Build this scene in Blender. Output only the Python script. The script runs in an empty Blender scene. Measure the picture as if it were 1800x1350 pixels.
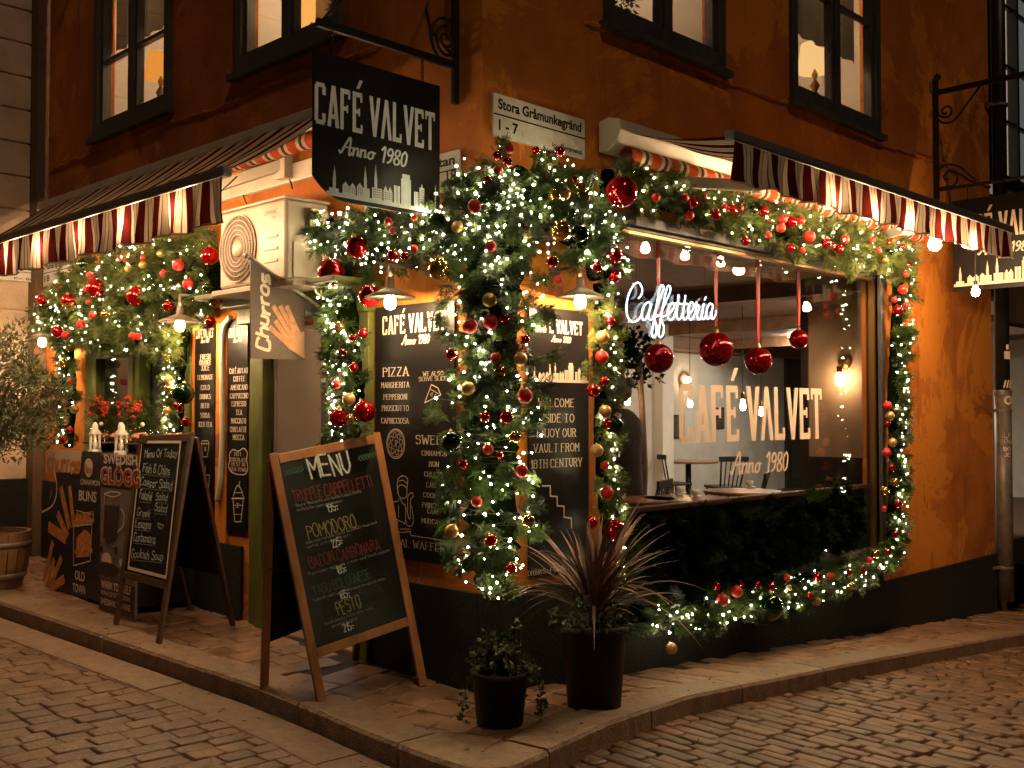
# Corner cafe at night, dressed with Christmas garlands.
import bpy, bmesh, math, random
import numpy as np
from mathutils import Vector, Matrix
S = bpy.context.scene
V = Vector
rad = math.radians
# ------------------------------------------------------------------ camera
FPX, CX, CY = 1865.0, 900.0, 675.0          # focal length and centre in photo pixels (1800 x 1350)
PHI, PITCH = rad(44.5), math.atan(53 / 1865)
CAM = V((-4.251, -4.421, 1.6))
_fw = V((math.cos(PHI), math.sin(PHI), 0)); RT = V((math.sin(PHI), -math.cos(PHI), 0)); _up = V((0, 0, 1))
FW = _fw * math.cos(PITCH) + _up * math.sin(PITCH)
UPV = -_fw * math.sin(PITCH) + _up * math.cos(PITCH)
cd = bpy.data.cameras.new('camera'); co = bpy.data.objects.new('camera', cd); S.collection.objects.link(co)
cd.sensor_width = 36; cd.lens = 36 * FPX / 1800; cd.clip_end = 400; cd.clip_start = .05
co.matrix_world = Matrix((( RT.x, UPV.x, -FW.x, CAM.x), (RT.y, UPV.y, -FW.y, CAM.y), (RT.z, UPV.z, -FW.z, CAM.z), (0, 0, 0, 1)))
S.camera = co
# ------------------------------------------------------------------ world, lamp of the night street, exposure
SUN_DIR = V((.28, .64, -.72)).normalized()      # the way the warm street light falls
w = bpy.data.worlds.new('World'); S.world = w; w.use_nodes = True
nt = w.node_tree; bg = nt.nodes['Background']
sky = nt.nodes.new('ShaderNodeTexSky'); sky.sky_type = 'NISHITA'; sky.sun_disc = False
sky.sun_elevation = math.asin(-SUN_DIR.z); sky.sun_rotation = math.atan2(-SUN_DIR.x, -SUN_DIR.y)
nt.links.new(sky.outputs[0], bg.inputs[0]); bg.inputs[1].default_value = .0004
sd = bpy.data.lights.new('street_light', 'SUN'); so = bpy.data.objects.new('street_light', sd); S.collection.objects.link(so)
sd.energy = .42; sd.color = (1, .66, .40); sd.angle = rad(2.5)
so.rotation_euler = SUN_DIR.to_track_quat('-Z', 'Y').to_euler(); so.location = (-6, -9, 12)
S.view_settings.view_transform = 'Standard'; S.view_settings.look = 'None'
S.view_settings.exposure = 0; S.view_settings.gamma = 1
S.cycles.use_light_tree = True; S.cycles.max_bounces = 6; S.cycles.diffuse_bounces = 2; S.cycles.glossy_bounces = 3
S.cycles.transparent_max_bounces = 12; S.cycles.transmission_bounces = 4; S.cycles.caustics_reflective = False
S.cycles.caustics_refractive = False; S.cycles.sample_clamp_indirect = 4; S.cycles.use_denoising = True

# ------------------------------------------------------------------ geometry helpers
def ray(px, py): return FW + RT * ((px - CX) / FPX) - UPV * ((py - CY) / FPX)
class Plane:
    """A flat face in the place: origin, right, up; P(u, v, lift) gives a point; uv(px, py) reads the photo."""
    def __init__(s, o, U, Vv):
        s.o = V(o); s.U = V(U).normalized(); s.V = V(Vv); s.V = (s.V - s.U * s.V.dot(s.U)).normalized(); s.N = s.U.cross(s.V)
    def P(s, u, v, k=0.0): return s.o + s.U * u + s.V * v + s.N * k
    def hit(s, px, py):
        d = ray(px, py); return CAM + d * ((s.o - CAM).dot(s.N) / d.dot(s.N))
    def uv(s, px, py):
        q = s.hit(px, py) - s.o; return q.dot(s.U), q.dot(s.V)
    def lift(s, k): return Plane(s.o + s.N * k, s.U, s.V)
def PL(n=0): return Plane((-n, 0, 0), (0, -1, 0), (0, 0, 1))      # left facade, n out into the street
def PR(n=0): return Plane((0, -n, 0), (1, 0, 0), (0, 0, 1))       # right facade
def hitz(px, py, z):
    d = ray(px, py); return CAM + d * ((z - CAM.z) / d.z)
def sm(v): return (v + math.sqrt(v * v + .02)) / 2
def G(x, y): return .033 * sm(y) - .072 * sm(x)                    # the pavement's height
class MB:
    def __init__(s): s.v = []; s.f = []; s.fm = []; s.fs = []; s.tone = []; s.m = 0; s.smooth = False; s.t = .5
    def add(s, vs, fs, smooth=None):
        b = len(s.v); s.v.extend([tuple(q) for q in vs]); s.tone.extend([s.t] * len(vs))
        sh = s.smooth if smooth is None else smooth
        for f in fs: s.f.append([b + i for i in f]); s.fm.append(s.m); s.fs.append(sh)
    def poly(s, pts): s.add(pts, [list(range(len(pts)))])
    def hexa(s, c8):   # 8 corners, bottom ring then top ring
        s.add(c8, [(3, 2, 1, 0), (4, 5, 6, 7), (0, 1, 5, 4), (1, 2, 6, 5), (2, 3, 7, 6), (3, 0, 4, 7)])
    def box(s, a, b):
        x0, y0, z0 = a; x1, y1, z1 = b
        s.hexa([(x0, y0, z0), (x1, y0, z0), (x1, y1, z0), (x0, y1, z0), (x0, y0, z1), (x1, y0, z1), (x1, y1, z1), (x0, y1, z1)])
    def pbox(s, pl, u0, u1, v0, v1, k0, k1):
        s.hexa([pl.P(u0, v0, k0), pl.P(u1, v0, k0), pl.P(u1, v0, k1), pl.P(u0, v0, k1), pl.P(u0, v1, k0), pl.P(u1, v1, k0), pl.P(u1, v1, k1), pl.P(u0, v1, k1)])
    def bar(s, p, q, w, h, up=(0, 0, 1)):
        p, q = V(p), V(q); d = (q - p).normalized(); a = d.cross(V(up))
        if a.length < 1e-4: a = d.cross(V((1, 0, 0)))
        a.normalize(); b = a.cross(d).normalized(); a = a * (w / 2); b = b * (h / 2)
        s.hexa([p - a - b, p + a - b, p + a + b, p - a + b, q - a - b, q + a - b, q + a + b, q - a + b])
    def prism(s, pts, ext):
        n = len(pts); e = V(ext); pts = [V(q) for q in pts]
        s.add(pts + [q + e for q in pts], [list(range(n))[::-1], list(range(n, 2 * n))] + [(i, (i + 1) % n, n + (i + 1) % n, n + i) for i in range(n)])
    def tube(s, pts, r, n=8, caps=True, smooth=True):
        pts = [V(q) for q in pts]; m = len(pts); rs = r if isinstance(r, (list, tuple)) else [r] * m
        vs = []; ref = None
        for i, q in enumerate(pts):
            d = (pts[min(i + 1, m - 1)] - pts[max(i - 1, 0)])
            d = d.normalized() if d.length > 1e-9 else V((0, 0, 1))
            if ref is None: ref = d.orthogonal().normalized()
            ref = (ref - d * ref.dot(d)); ref = ref.normalized() if ref.length > 1e-6 else d.orthogonal().normalized()
            b = d.cross(ref)
            for k in range(n):
                a = 2 * math.pi * k / n; vs.append(q + (ref * math.cos(a) + b * math.sin(a)) * rs[i])
        fs = [(i * n + k, i * n + (k + 1) % n, (i + 1) * n + (k + 1) % n, (i + 1) * n + k) for i in range(m - 1) for k in range(n)]
        if caps: fs += [list(range(n))[::-1], list(range((m - 1) * n, m * n))]
        s.add(vs, fs, smooth)
    def lathe(s, prof, c=(0, 0, 0), n=24, axis=None, smooth=True):
        c = V(c); ax = V(axis).normalized() if axis else V((0, 0, 1)); a = ax.orthogonal().normalized(); b = ax.cross(a); vs = []
        for r, z in prof:
            for k in range(n):
                t = 2 * math.pi * k / n; vs.append(c + ax * z + (a * math.cos(t) + b * math.sin(t)) * r)
        fs = [(i * n + k, i * n + (k + 1) % n, (i + 1) * n + (k + 1) % n, (i + 1) * n + k) for i in range(len(prof) - 1) for k in range(n)]
        s.add(vs, fs, smooth)
    def ball(s, c, r, n=20, m=12, sc=(1, 1, 1)):
        c = V(c); vs = []
        for i in range(m + 1):
            ph = math.pi * i / m
            for k in range(n):
                t = 2 * math.pi * k / n
                vs.append(c + V((r * sc[0] * math.sin(ph) * math.cos(t), r * sc[1] * math.sin(ph) * math.sin(t), -r * sc[2] * math.cos(ph))))
        s.add(vs, [(i * n + k, i * n + (k + 1) % n, (i + 1) * n + (k + 1) % n, (i + 1) * n + k) for i in range(m) for k in range(n)], True)
    def build(s, name, mats, parent=None, bevel=0, origin=None, **props):
        mats = mats if isinstance(mats, (list, tuple)) else [mats]
        vs = np.array(s.v, dtype=float).reshape(-1, 3)
        if parent is not None: o = np.array(WORLD[parent.name])
        elif origin is not None: o = np.array(origin)
        else:
            o = (vs.min(0) + vs.max(0)) / 2; o[2] = vs[:, 2].min()
        me = bpy.data.meshes.new(name); me.from_pydata((vs - o).tolist(), [], s.f)
        me.polygons.foreach_set('material_index', s.fm); me.polygons.foreach_set('use_smooth', s.fs)
        at = me.attributes.new('tone', 'FLOAT', 'POINT'); at.data.foreach_set('value', s.tone)
        for m in mats: me.materials.append(m)
        me.update()
        ob = bpy.data.objects.new(name, me); S.collection.objects.link(ob)
        if parent is not None: ob.parent = parent; WORLD[ob.name] = tuple(o)
        else: ob.location = o; WORLD[ob.name] = tuple(o)
        if bevel:
            bv = ob.modifiers.new('edge', 'BEVEL'); bv.width = bevel; bv.segments = 2; bv.limit_method = 'ANGLE'
        for k, x in props.items(): ob['category' if k == 'cat' else k] = x
        return ob
WORLD = {}
def thing(name, label, cat, loc, group=None):
    o = bpy.data.objects.new(name, None); S.collection.objects.link(o); o.location = V(loc); o.empty_display_size = .1
    o['label'] = label; o['category'] = cat; WORLD[o.name] = tuple(V(loc))
    if group: o['group'] = group
    return o
def copy_thing(src, loc, label):
    r = src.copy(); S.collection.objects.link(r); r.location = loc; r['label'] = label
    for ch in src.children:
        c = ch.copy(); S.collection.objects.link(c); c.parent = r
        for g in ch.children:
            d = g.copy(); S.collection.objects.link(d); d.parent = c
    return r
def smooth_path(pts, k=6):
    pts = [V(p) for p in pts]
    if len(pts) < 3: return pts
    out = []
    for i in range(len(pts) - 1):
        p0 = pts[max(i - 1, 0)]; p1 = pts[i]; p2 = pts[i + 1]; p3 = pts[min(i + 2, len(pts) - 1)]
        for j in range(k):
            t = j / k
            out.append(.5 * ((2 * p1) + (p2 - p0) * t + (2 * p0 - 5 * p1 + 4 * p2 - p3) * t * t + (3 * p1 - p0 - 3 * p2 + p3) * t ** 3))
    return out + [pts[-1]]
# ------------------------------------------------------------------ materials
def mat(name, col, rough=.6, metal=0, spec=.5, var=0, vscale=4, bump=0, bscale=30, tone=0, coat=0, sheen=0, detail=6, col2=None, stretch=None):
    m = bpy.data.materials.new(name); m.use_nodes = True; n = m.node_tree.nodes; l = m.node_tree.links; p = n['Principled BSDF']
    p.inputs['Base Color'].default_value = (*col, 1); p.inputs['Roughness'].default_value = rough; p.inputs['Metallic'].default_value = metal
    p.inputs['Specular IOR Level'].default_value = spec; p.inputs['Coat Weight'].default_value = coat
    tc = n.new('ShaderNodeTexCoord'); src = tc.outputs['Object']
    if stretch:
        mp = n.new('ShaderNodeMapping'); mp.inputs['Scale'].default_value = stretch; l.new(src, mp.inputs[0]); src = mp.outputs[0]
    last = None
    if var:
        ns = n.new('ShaderNodeTexNoise'); ns.inputs['Scale'].default_value = vscale; ns.inputs['Detail'].default_value = detail; ns.inputs['Roughness'].default_value = .65
        l.new(src, ns.inputs['Vector'])
        rp = n.new('ShaderNodeMapRange'); rp.inputs[1].default_value = .3; rp.inputs[2].default_value = .7; l.new(ns.outputs[0], rp.inputs[0])
        mx = n.new('ShaderNodeMix'); mx.data_type = 'RGBA'
        c2 = col2 or tuple(min(1, c * (1 + var)) for c in col); c1 = tuple(c * (1 - var) for c in col)
        mx.inputs[6].default_value = (*c1, 1); mx.inputs[7].default_value = (*c2, 1); l.new(rp.outputs[0], mx.inputs[0]); last = mx.outputs[2]
        l.new(last, p.inputs['Base Color'])
        rr = n.new('ShaderNodeMapRange'); rr.inputs[3].default_value = max(0, rough - .12); rr.inputs[4].default_value = min(1, rough + .12); l.new(ns.outputs[0], rr.inputs[0]); l.new(rr.outputs[0], p.inputs['Roughness'])
    if tone:
        at = n.new('ShaderNodeAttribute'); at.attribute_name = 'tone'
        mr = n.new('ShaderNodeMapRange'); mr.inputs[3].default_value = 1 - tone; mr.inputs[4].default_value = 1 + tone; l.new(at.outputs['Fac'], mr.inputs[0])
        hs = n.new('ShaderNodeHueSaturation'); l.new(mr.outputs[0], hs.inputs['Value'])
        if last: l.new(last, hs.inputs['Color'])
        else: hs.inputs['Color'].default_value = (*col, 1)
        l.new(hs.outputs[0], p.inputs['Base Color'])
    if bump:
        nb = n.new('ShaderNodeTexNoise'); nb.inputs['Scale'].default_value = bscale; nb.inputs['Detail'].default_value = 8; nb.inputs['Roughness'].default_value = .6; l.new(src, nb.inputs['Vector'])
        b = n.new('ShaderNodeBump'); b.inputs['Strength'].default_value = bump; b.inputs['Distance'].default_value = .02; l.new(nb.outputs[0], b.inputs['Height']); l.new(b.outputs[0], p.inputs['Normal'])
    return m
def emit(name, col, st):
    m = bpy.data.materials.new(name); m.use_nodes = True; n = m.node_tree.nodes; n.clear()
    e = n.new('ShaderNodeEmission'); e.inputs[0].default_value = (*col, 1); e.inputs[1].default_value = st
    o = n.new('ShaderNodeOutputMaterial'); m.node_tree.links.new(e.outputs[0], o.inputs[0]); return m
def cloth(name, col, trans=.45):
    m = bpy.data.materials.new(name); m.use_nodes = True; n = m.node_tree.nodes; l = m.node_tree.links; n.clear()
    d = n.new('ShaderNodeBsdfDiffuse'); t = n.new('ShaderNodeBsdfTranslucent'); x = n.new('ShaderNodeMixShader'); o = n.new('ShaderNodeOutputMaterial')
    ns = n.new('ShaderNodeTexNoise'); ns.inputs['Scale'].default_value = 14; tc = n.new('ShaderNodeTexCoord'); l.new(tc.outputs['Object'], ns.inputs['Vector'])
    mx = n.new('ShaderNodeMix'); mx.data_type = 'RGBA'; mx.inputs[6].default_value = (*[c * .75 for c in col], 1); mx.inputs[7].default_value = (*[min(1, c * 1.1) for c in col], 1)
    l.new(ns.outputs[0], mx.inputs[0]); l.new(mx.outputs[2], d.inputs[0]); l.new(mx.outputs[2], t.inputs[0])
    x.inputs[0].default_value = trans; l.new(d.outputs[0], x.inputs[1]); l.new(t.outputs[0], x.inputs[2]); l.new(x.outputs[0], o.inputs[0]); return m
def glass(name, ior=1.5, tint=(1, 1, 1), rough=0.0):
    m = bpy.data.materials.new(name); m.use_nodes = True; n = m.node_tree.nodes; l = m.node_tree.links; n.clear()
    t = n.new('ShaderNodeBsdfTransparent'); t.inputs[0].default_value = (*tint, 1); g = n.new('ShaderNodeBsdfGlossy'); g.inputs['Roughness'].default_value = rough
    f = n.new('ShaderNodeFresnel'); ge = n.new('ShaderNodeNewGeometry'); ir = n.new('ShaderNodeMapRange'); ir.inputs[3].default_value = ior; ir.inputs[4].default_value = 1 / ior
    l.new(ge.outputs['Backfacing'], ir.inputs[0]); l.new(ir.outputs[0], f.inputs[0]); x = n.new('ShaderNodeMixShader'); o = n.new('ShaderNodeOutputMaterial')
    l.new(f.outputs[0], x.inputs[0]); l.new(t.outputs[0], x.inputs[1]); l.new(g.outputs[0], x.inputs[2]); l.new(x.outputs[0], o.inputs[0]); return m
M = {}
def plaster():
    m = mat('orange_plaster', (.50, .130, .007), .85, var=.40, vscale=1.4, bump=.4, bscale=24, col2=(.60, .18, .012), detail=10); n = m.node_tree.nodes; l = m.node_tree.links; p = n['Principled BSDF']
    src = p.inputs['Base Color'].links[0].from_socket; tc = n.new('ShaderNodeTexCoord')
    def layer(prev, scale, st, lo, hi, col, amt, det=8):
        mp = n.new('ShaderNodeMapping'); mp.inputs['Scale'].default_value = st; l.new(tc.outputs['Object'], mp.inputs[0])
        ns = n.new('ShaderNodeTexNoise'); ns.inputs['Scale'].default_value = scale; ns.inputs['Detail'].default_value = det; ns.inputs['Roughness'].default_value = .7; ns.inputs['Distortion'].default_value = .6; l.new(mp.outputs[0], ns.inputs['Vector'])
        mr = n.new('ShaderNodeMapRange'); mr.inputs[1].default_value = lo; mr.inputs[2].default_value = hi; mr.inputs[4].default_value = amt; l.new(ns.outputs[0], mr.inputs[0])
        mx = n.new('ShaderNodeMix'); mx.data_type = 'RGBA'; mx.inputs[7].default_value = (*col, 1); l.new(prev, mx.inputs[6]); l.new(mr.outputs[0], mx.inputs[0]); return mx.outputs[2]
    c = layer(src, .55, (1, 1, 1), .53, .55, (.66, .22, .012), .8); c = layer(c, 1.1, (1, 1, 1), .60, .63, (.28, .075, .008), .85)
    c = layer(c, 3.2, (1, 1, .16), .56, .75, (.12, .04, .010), .75); c = layer(c, 9, (1, 1, 1), .66, .70, (.15, .06, .02), .75, 12); c = layer(c, 26, (1, 1, 1), .68, .72, (.62, .30, .08), .4)
    l.new(c, p.inputs['Base Color'])
    vo = n.new('ShaderNodeTexVoronoi'); vo.feature = 'DISTANCE_TO_EDGE'; vo.inputs['Scale'].default_value = 1.1; ns = n.new('ShaderNodeTexNoise'); ns.inputs['Scale'].default_value = 3; ns.inputs['Detail'].default_value = 8; mx = n.new('ShaderNodeMix'); mx.data_type = 'VECTOR'; mx.inputs[0].default_value = .35
    l.new(tc.outputs['Object'], ns.inputs['Vector']); l.new(tc.outputs['Object'], mx.inputs[4]); l.new(ns.outputs['Color'], mx.inputs[5]); l.new(mx.outputs[1], vo.inputs['Vector'])
    mr = n.new('ShaderNodeMapRange'); mr.inputs[1].default_value = 0; mr.inputs[2].default_value = .006; l.new(vo.outputs['Distance'], mr.inputs[0])
    b0 = [x for x in n if x.type == 'BUMP'][0]; b1 = n.new('ShaderNodeBump'); b1.inputs['Strength'].default_value = .5; b1.inputs['Distance'].default_value = .01; l.new(mr.outputs[0], b1.inputs['Height']); l.new(b0.outputs[0], b1.inputs['Normal']); l.new(b1.outputs[0], p.inputs['Normal'])
    return m
M['plaster'] = plaster()
M['plinth'] = mat('black_plinth', (.0035, .003, .0027), .8, var=.5, vscale=9, bump=.5, bscale=40, col2=(.010, .008, .0065), detail=12)
M['black'] = mat('black_paint', (.012, .012, .013), .45, var=.3, vscale=9, bump=.1)
M['iron'] = mat('wrought_iron', (.014, .013, .013), .5, metal=.3, bump=.2, bscale=60)
M['board'] = mat('black_board', (.009, .0075, .007), .42, spec=.3, var=.25, vscale=7, bump=.06, bscale=14)
M['chalkboard'] = mat('chalkboard', (.004, .0055, .005), .45, spec=.3, var=.7, vscale=5, col2=(.010, .013, .012))
M['cream_paint'] = mat('cream_paint', (.74, .60, .46), .6, var=.1, vscale=20)
M['window_paint'] = mat('window_cream_paint', (.86, .70, .56), .6, var=.06, vscale=12)
M['white_paint'] = mat('white_lettering', (.74, .74, .74), .6, var=.1, vscale=16)
M['grey_letter'] = mat('pale_lettering', (.74, .80, .83), .6, var=.12, vscale=16)
M['sign_white'] = mat('enamel_white', (.66, .62, .55), .3, var=.22, vscale=5)
M['sign_black'] = mat('enamel_black', (.01, .01, .01), .35)
M['green_frame'] = mat('green_painted_wood', (.10, .115, .02), .5, var=.4, vscale=7, bump=.25, bscale=18, stretch=(1, 1, .25))
M['dark_frame'] = mat('dark_window_paint', (.060, .060, .058), .45, var=.4, vscale=8, bump=.3, bscale=22, stretch=(1, 1, .3))
M['oak'] = mat('stained_wood', (.30, .125, .038), .5, var=.4, vscale=9, bump=.25, bscale=14, stretch=(1, 1, .18))
M['dark_oak'] = mat('dark_stained_wood', (.075, .035, .016), .5, var=.4, vscale=9, bump=.25, bscale=14)
M['table_wood'] = mat('table_wood', (.20, .085, .035), .35, var=.35, vscale=8, stretch=(.3, 1, 1))
M['cobble'] = mat('granite_cobble', (.150, .084, .046), .40, var=.45, vscale=5, bump=.5, bscale=34, tone=.28)
M['slab'] = mat('paving_slab', (.225, .125, .072), .44, var=.4, vscale=6, bump=.4, bscale=40, tone=.2)
M['kerbstone'] = mat('granite_kerb', (.225, .145, .090), .52, var=.35, vscale=14, bump=.6, bscale=60, tone=.15)
M['dirt'] = mat('joint_dirt', (.016, .011, .008), .95, var=.5, vscale=12, bump=.4)
M['ac'] = mat('cream_metal', (.40, .31, .235), .42, var=.12, vscale=5)
M['ac_dark'] = mat('grille_dark', (.15, .10, .07), .6)
M['steel'] = mat('zinc_pipe', (.20, .165, .13), .5, metal=.4, var=.35, vscale=7, bump=.15)
M['awn_cream'] = cloth('awning_cream', (.50, .40, .30), .17)
M['awn_red'] = cloth('awning_maroon', (.050, .006, .005), .2)
M['awn_line'] = cloth('awning_line', (.10, .045, .025), .3)
M['awn_orange'] = cloth('awning_red_roll', (.48, .085, .03), .2)
M['cassette'] = mat('awning_cassette', (.60, .53, .42), .45, var=.15, vscale=5)
M['greybar'] = mat('awning_bar', (.17, .165, .15), .45, metal=.2)
M['needles'] = mat('fir_needles', (.030, .056, .006), .5, tone=.75, spec=.35, var=.3, vscale=3)
M['needles_lit'] = mat('fir_needles_lit', (.082, .104, .022), .5, tone=.6, spec=.35, var=.3, vscale=3)  # lighter needle copy; the awning bulbs' light is put into its green
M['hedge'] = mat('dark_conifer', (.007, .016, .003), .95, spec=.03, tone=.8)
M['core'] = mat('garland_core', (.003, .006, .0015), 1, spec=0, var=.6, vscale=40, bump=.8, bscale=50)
M['red_shiny'] = mat('red_glass_bauble', (.55, .006, .008), .06, metal=.75, spec=.6, coat=.6)
M['red_matte'] = mat('red_matte_bauble', (.62, .022, .014), .42, metal=.1, spec=.5)
M['gold_shiny'] = mat('gold_glass_bauble', (.62, .34, .10), .10, metal=.85)
M['gold_matte'] = mat('gold_matte_bauble', (.56, .33, .12), .40, metal=.55)
M['green_shiny'] = mat('dark_green_bauble', (.006, .035, .016), .05, metal=.7, coat=.7)
M['cap'] = mat('bauble_cap', (.6, .42, .18), .3, metal=.9)
M['fairy'] = emit('fairy_bulb_glow', (1, .85, .47), 240)
M['bulb'] = emit('bulb_glow', (1, .64, .34), 780)
M['bulb_soft'] = emit('soft_bulb_glow', (1, .64, .34), 560)
M['bulb_in'] = emit('filament_bulb_glow', (1, .62, .32), 130)
M['neon'] = emit('neon_white', (.86, .97, 1), 4.5)
M['wire'] = mat('dark_wire', (.012, .014, .010), .6)
M['lamp'] = mat('lamp_shade_metal', (.20, .15, .115), .45, metal=.4)
M['brass'] = mat('aged_brass', (.30, .17, .06), .35, metal=.9)
M['clear'] = glass('window_glass', 2.0)
M['dome'] = glass('dome_glass', 1.4)
M['wall_in'] = mat('interior_plaster', (.52, .50, .44), .8, var=.15, vscale=3, bump=.15)
M['wall_beige'] = mat('interior_beige', (.42, .30, .19), .8, var=.15, vscale=3)
M['white_in'] = mat('interior_white', (.70, .66, .60), .8, var=.08, vscale=3)
M['dark_in'] = mat('interior_dark_wood', (.030, .022, .018), .5, var=.4, vscale=6, stretch=(1, 1, .2))
M['plank'] = mat('ceiling_planks', (.17, .085, .042), .6, var=.4, vscale=6, stretch=(.2, 1, 1))
M['ribbon'] = mat('red_ribbon', (.50, .012, .010), .4, spec=.5)
M['leaf'] = mat('leaf_green', (.055, .088, .030), .5, tone=.6)
M['olive'] = mat('olive_leaf', (.095, .100, .038), .55, tone=.55)
M['bark'] = mat('bark', (.12, .075, .04), .85, var=.4, vscale=14, bump=.5)
M['cord'] = mat('cordyline_leaf', (.17, .095, .066), .5, tone=.5)
M['pot'] = mat('black_plastic_pot', (.005, .0048, .0045), .6, var=.6, vscale=11, col2=(.012, .010, .009), bump=.2, detail=10)
M['soil'] = mat('soil', (.02, .014, .01), .95, bump=.6)
M['barrel'] = mat('barrel_wood', (.17, .085, .035), .65, var=.4, vscale=8, bump=.3, stretch=(1, 1, .2))
M['stucco'] = mat('pale_stucco', (.56, .42, .30), .85, var=.25, vscale=3, bump=.3, bscale=30)
M['stucco_dark'] = mat('brown_stucco', (.13, .075, .04), .85, var=.3, vscale=3, bump=.3)
# ------------------------------------------------------------------ lettering
GL = {'A': '02 39 62;14 54', 'B': '02 09 39 58 57 46 06;46 55 53 42 02', 'C': '58 49 19 08 03 12 42 53', 'D': '02 09 39 57 54 32 02', 'E': '52 02 09 59;06 46',
 'F': '02 09 59;06 46', 'G': '58 49 19 08 03 12 42 53 55 35', 'H': '02 09;52 59;06 56', 'I': '02 09', 'J': '39 33 22 12 03', 'K': '02 09;59 05;26 52', 'L': '09 02 52',
 'M': '02 09 35 69 62', 'N': '02 09 52 59', 'O': '29 18 07 04 13 22 42 53 64 67 58 49 29', 'P': '02 09 39 58 57 46 06', 'Q': '29 07 04 22 42 64 67 49 29;44 62', 'R': '02 09 39 58 57 46 06;36 52',
 'S': '58 49 19 08 07 16 46 55 53 42 12 03', 'T': '09 69;39 32', 'U': '09 04 13 22 32 43 54 59', 'V': '09 32 69', 'W': '09 22 47 62 89', 'X': '02 59;09 52', 'Y': '09 35 69;35 32', 'Z': '09 59 02 52',
 '0': '19 08 03 12 32 43 48 39 19', '1': '07 29 22', '2': '07 19 39 58 57 02 52', '3': '09 49 26 46 55 53 42 12 03', '4': '42 49 04 54', '5': '59 09 06 36 55 53 42 12 03', '6': '49 29 07 03 12 42 53 55 46 16 04',
 '7': '09 59 12', '8': '29 08 07 16 46 57 58 39 29;16 05 03 12 42 53 55 46', '9': '57 46 16 07 08 19 39 58 54 32 12',
 'a': '46 16 05 03 12 32 43;46 42 52', 'b': '09 02 32 43 45 36 06', 'c': '45 36 16 05 03 12 32 43', 'd': '49 42;46 16 05 03 12 32 43', 'e': '04 44 45 36 16 05 03 12 32 43', 'f': '39 28 17 12;06 36',
 'g': '46 16 05 03 12 32 43;46 41 30 10 01', 'h': '09 02;05 16 36 45 42', 'i': '06 02;08 09', 'k': '09 02;46 04;14 42', 'l': '09 02', 'm': '06 02;05 16 26 35 32;35 46 56 65 62', 'n': '06 02;05 16 36 45 42',
 'o': '16 05 03 12 32 43 45 36 16', 'p': '06 00;06 36 45 43 32 02', 'r': '06 02;04 16 36', 's': '46 16 05 14 34 43 32 02', 't': '19 13 22 32;06 36', 'u': '06 03 12 32 43;46 42', 'v': '06 22 46', 'w': '06 12 36 52 76', 'y': '06 23;46 10 00', 'x': '06 42;46 02', 'z': '06 46 02 42',
 '&': '52 08 19 39 38 05 03 12 32 54', '-': '05 35', '.': '02 03', ',': '02 11', ':': '03 04;07 08', '÷': '05 45;28 29;22 23', '·': '05 06', '/': '02 49', '*': '05 06'}
UML = {'Ö': 'O', 'É': 'E', 'Å': 'A', 'Ä': 'A', 'å': 'a', 'ä': 'a', 'í': 'i'}
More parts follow.
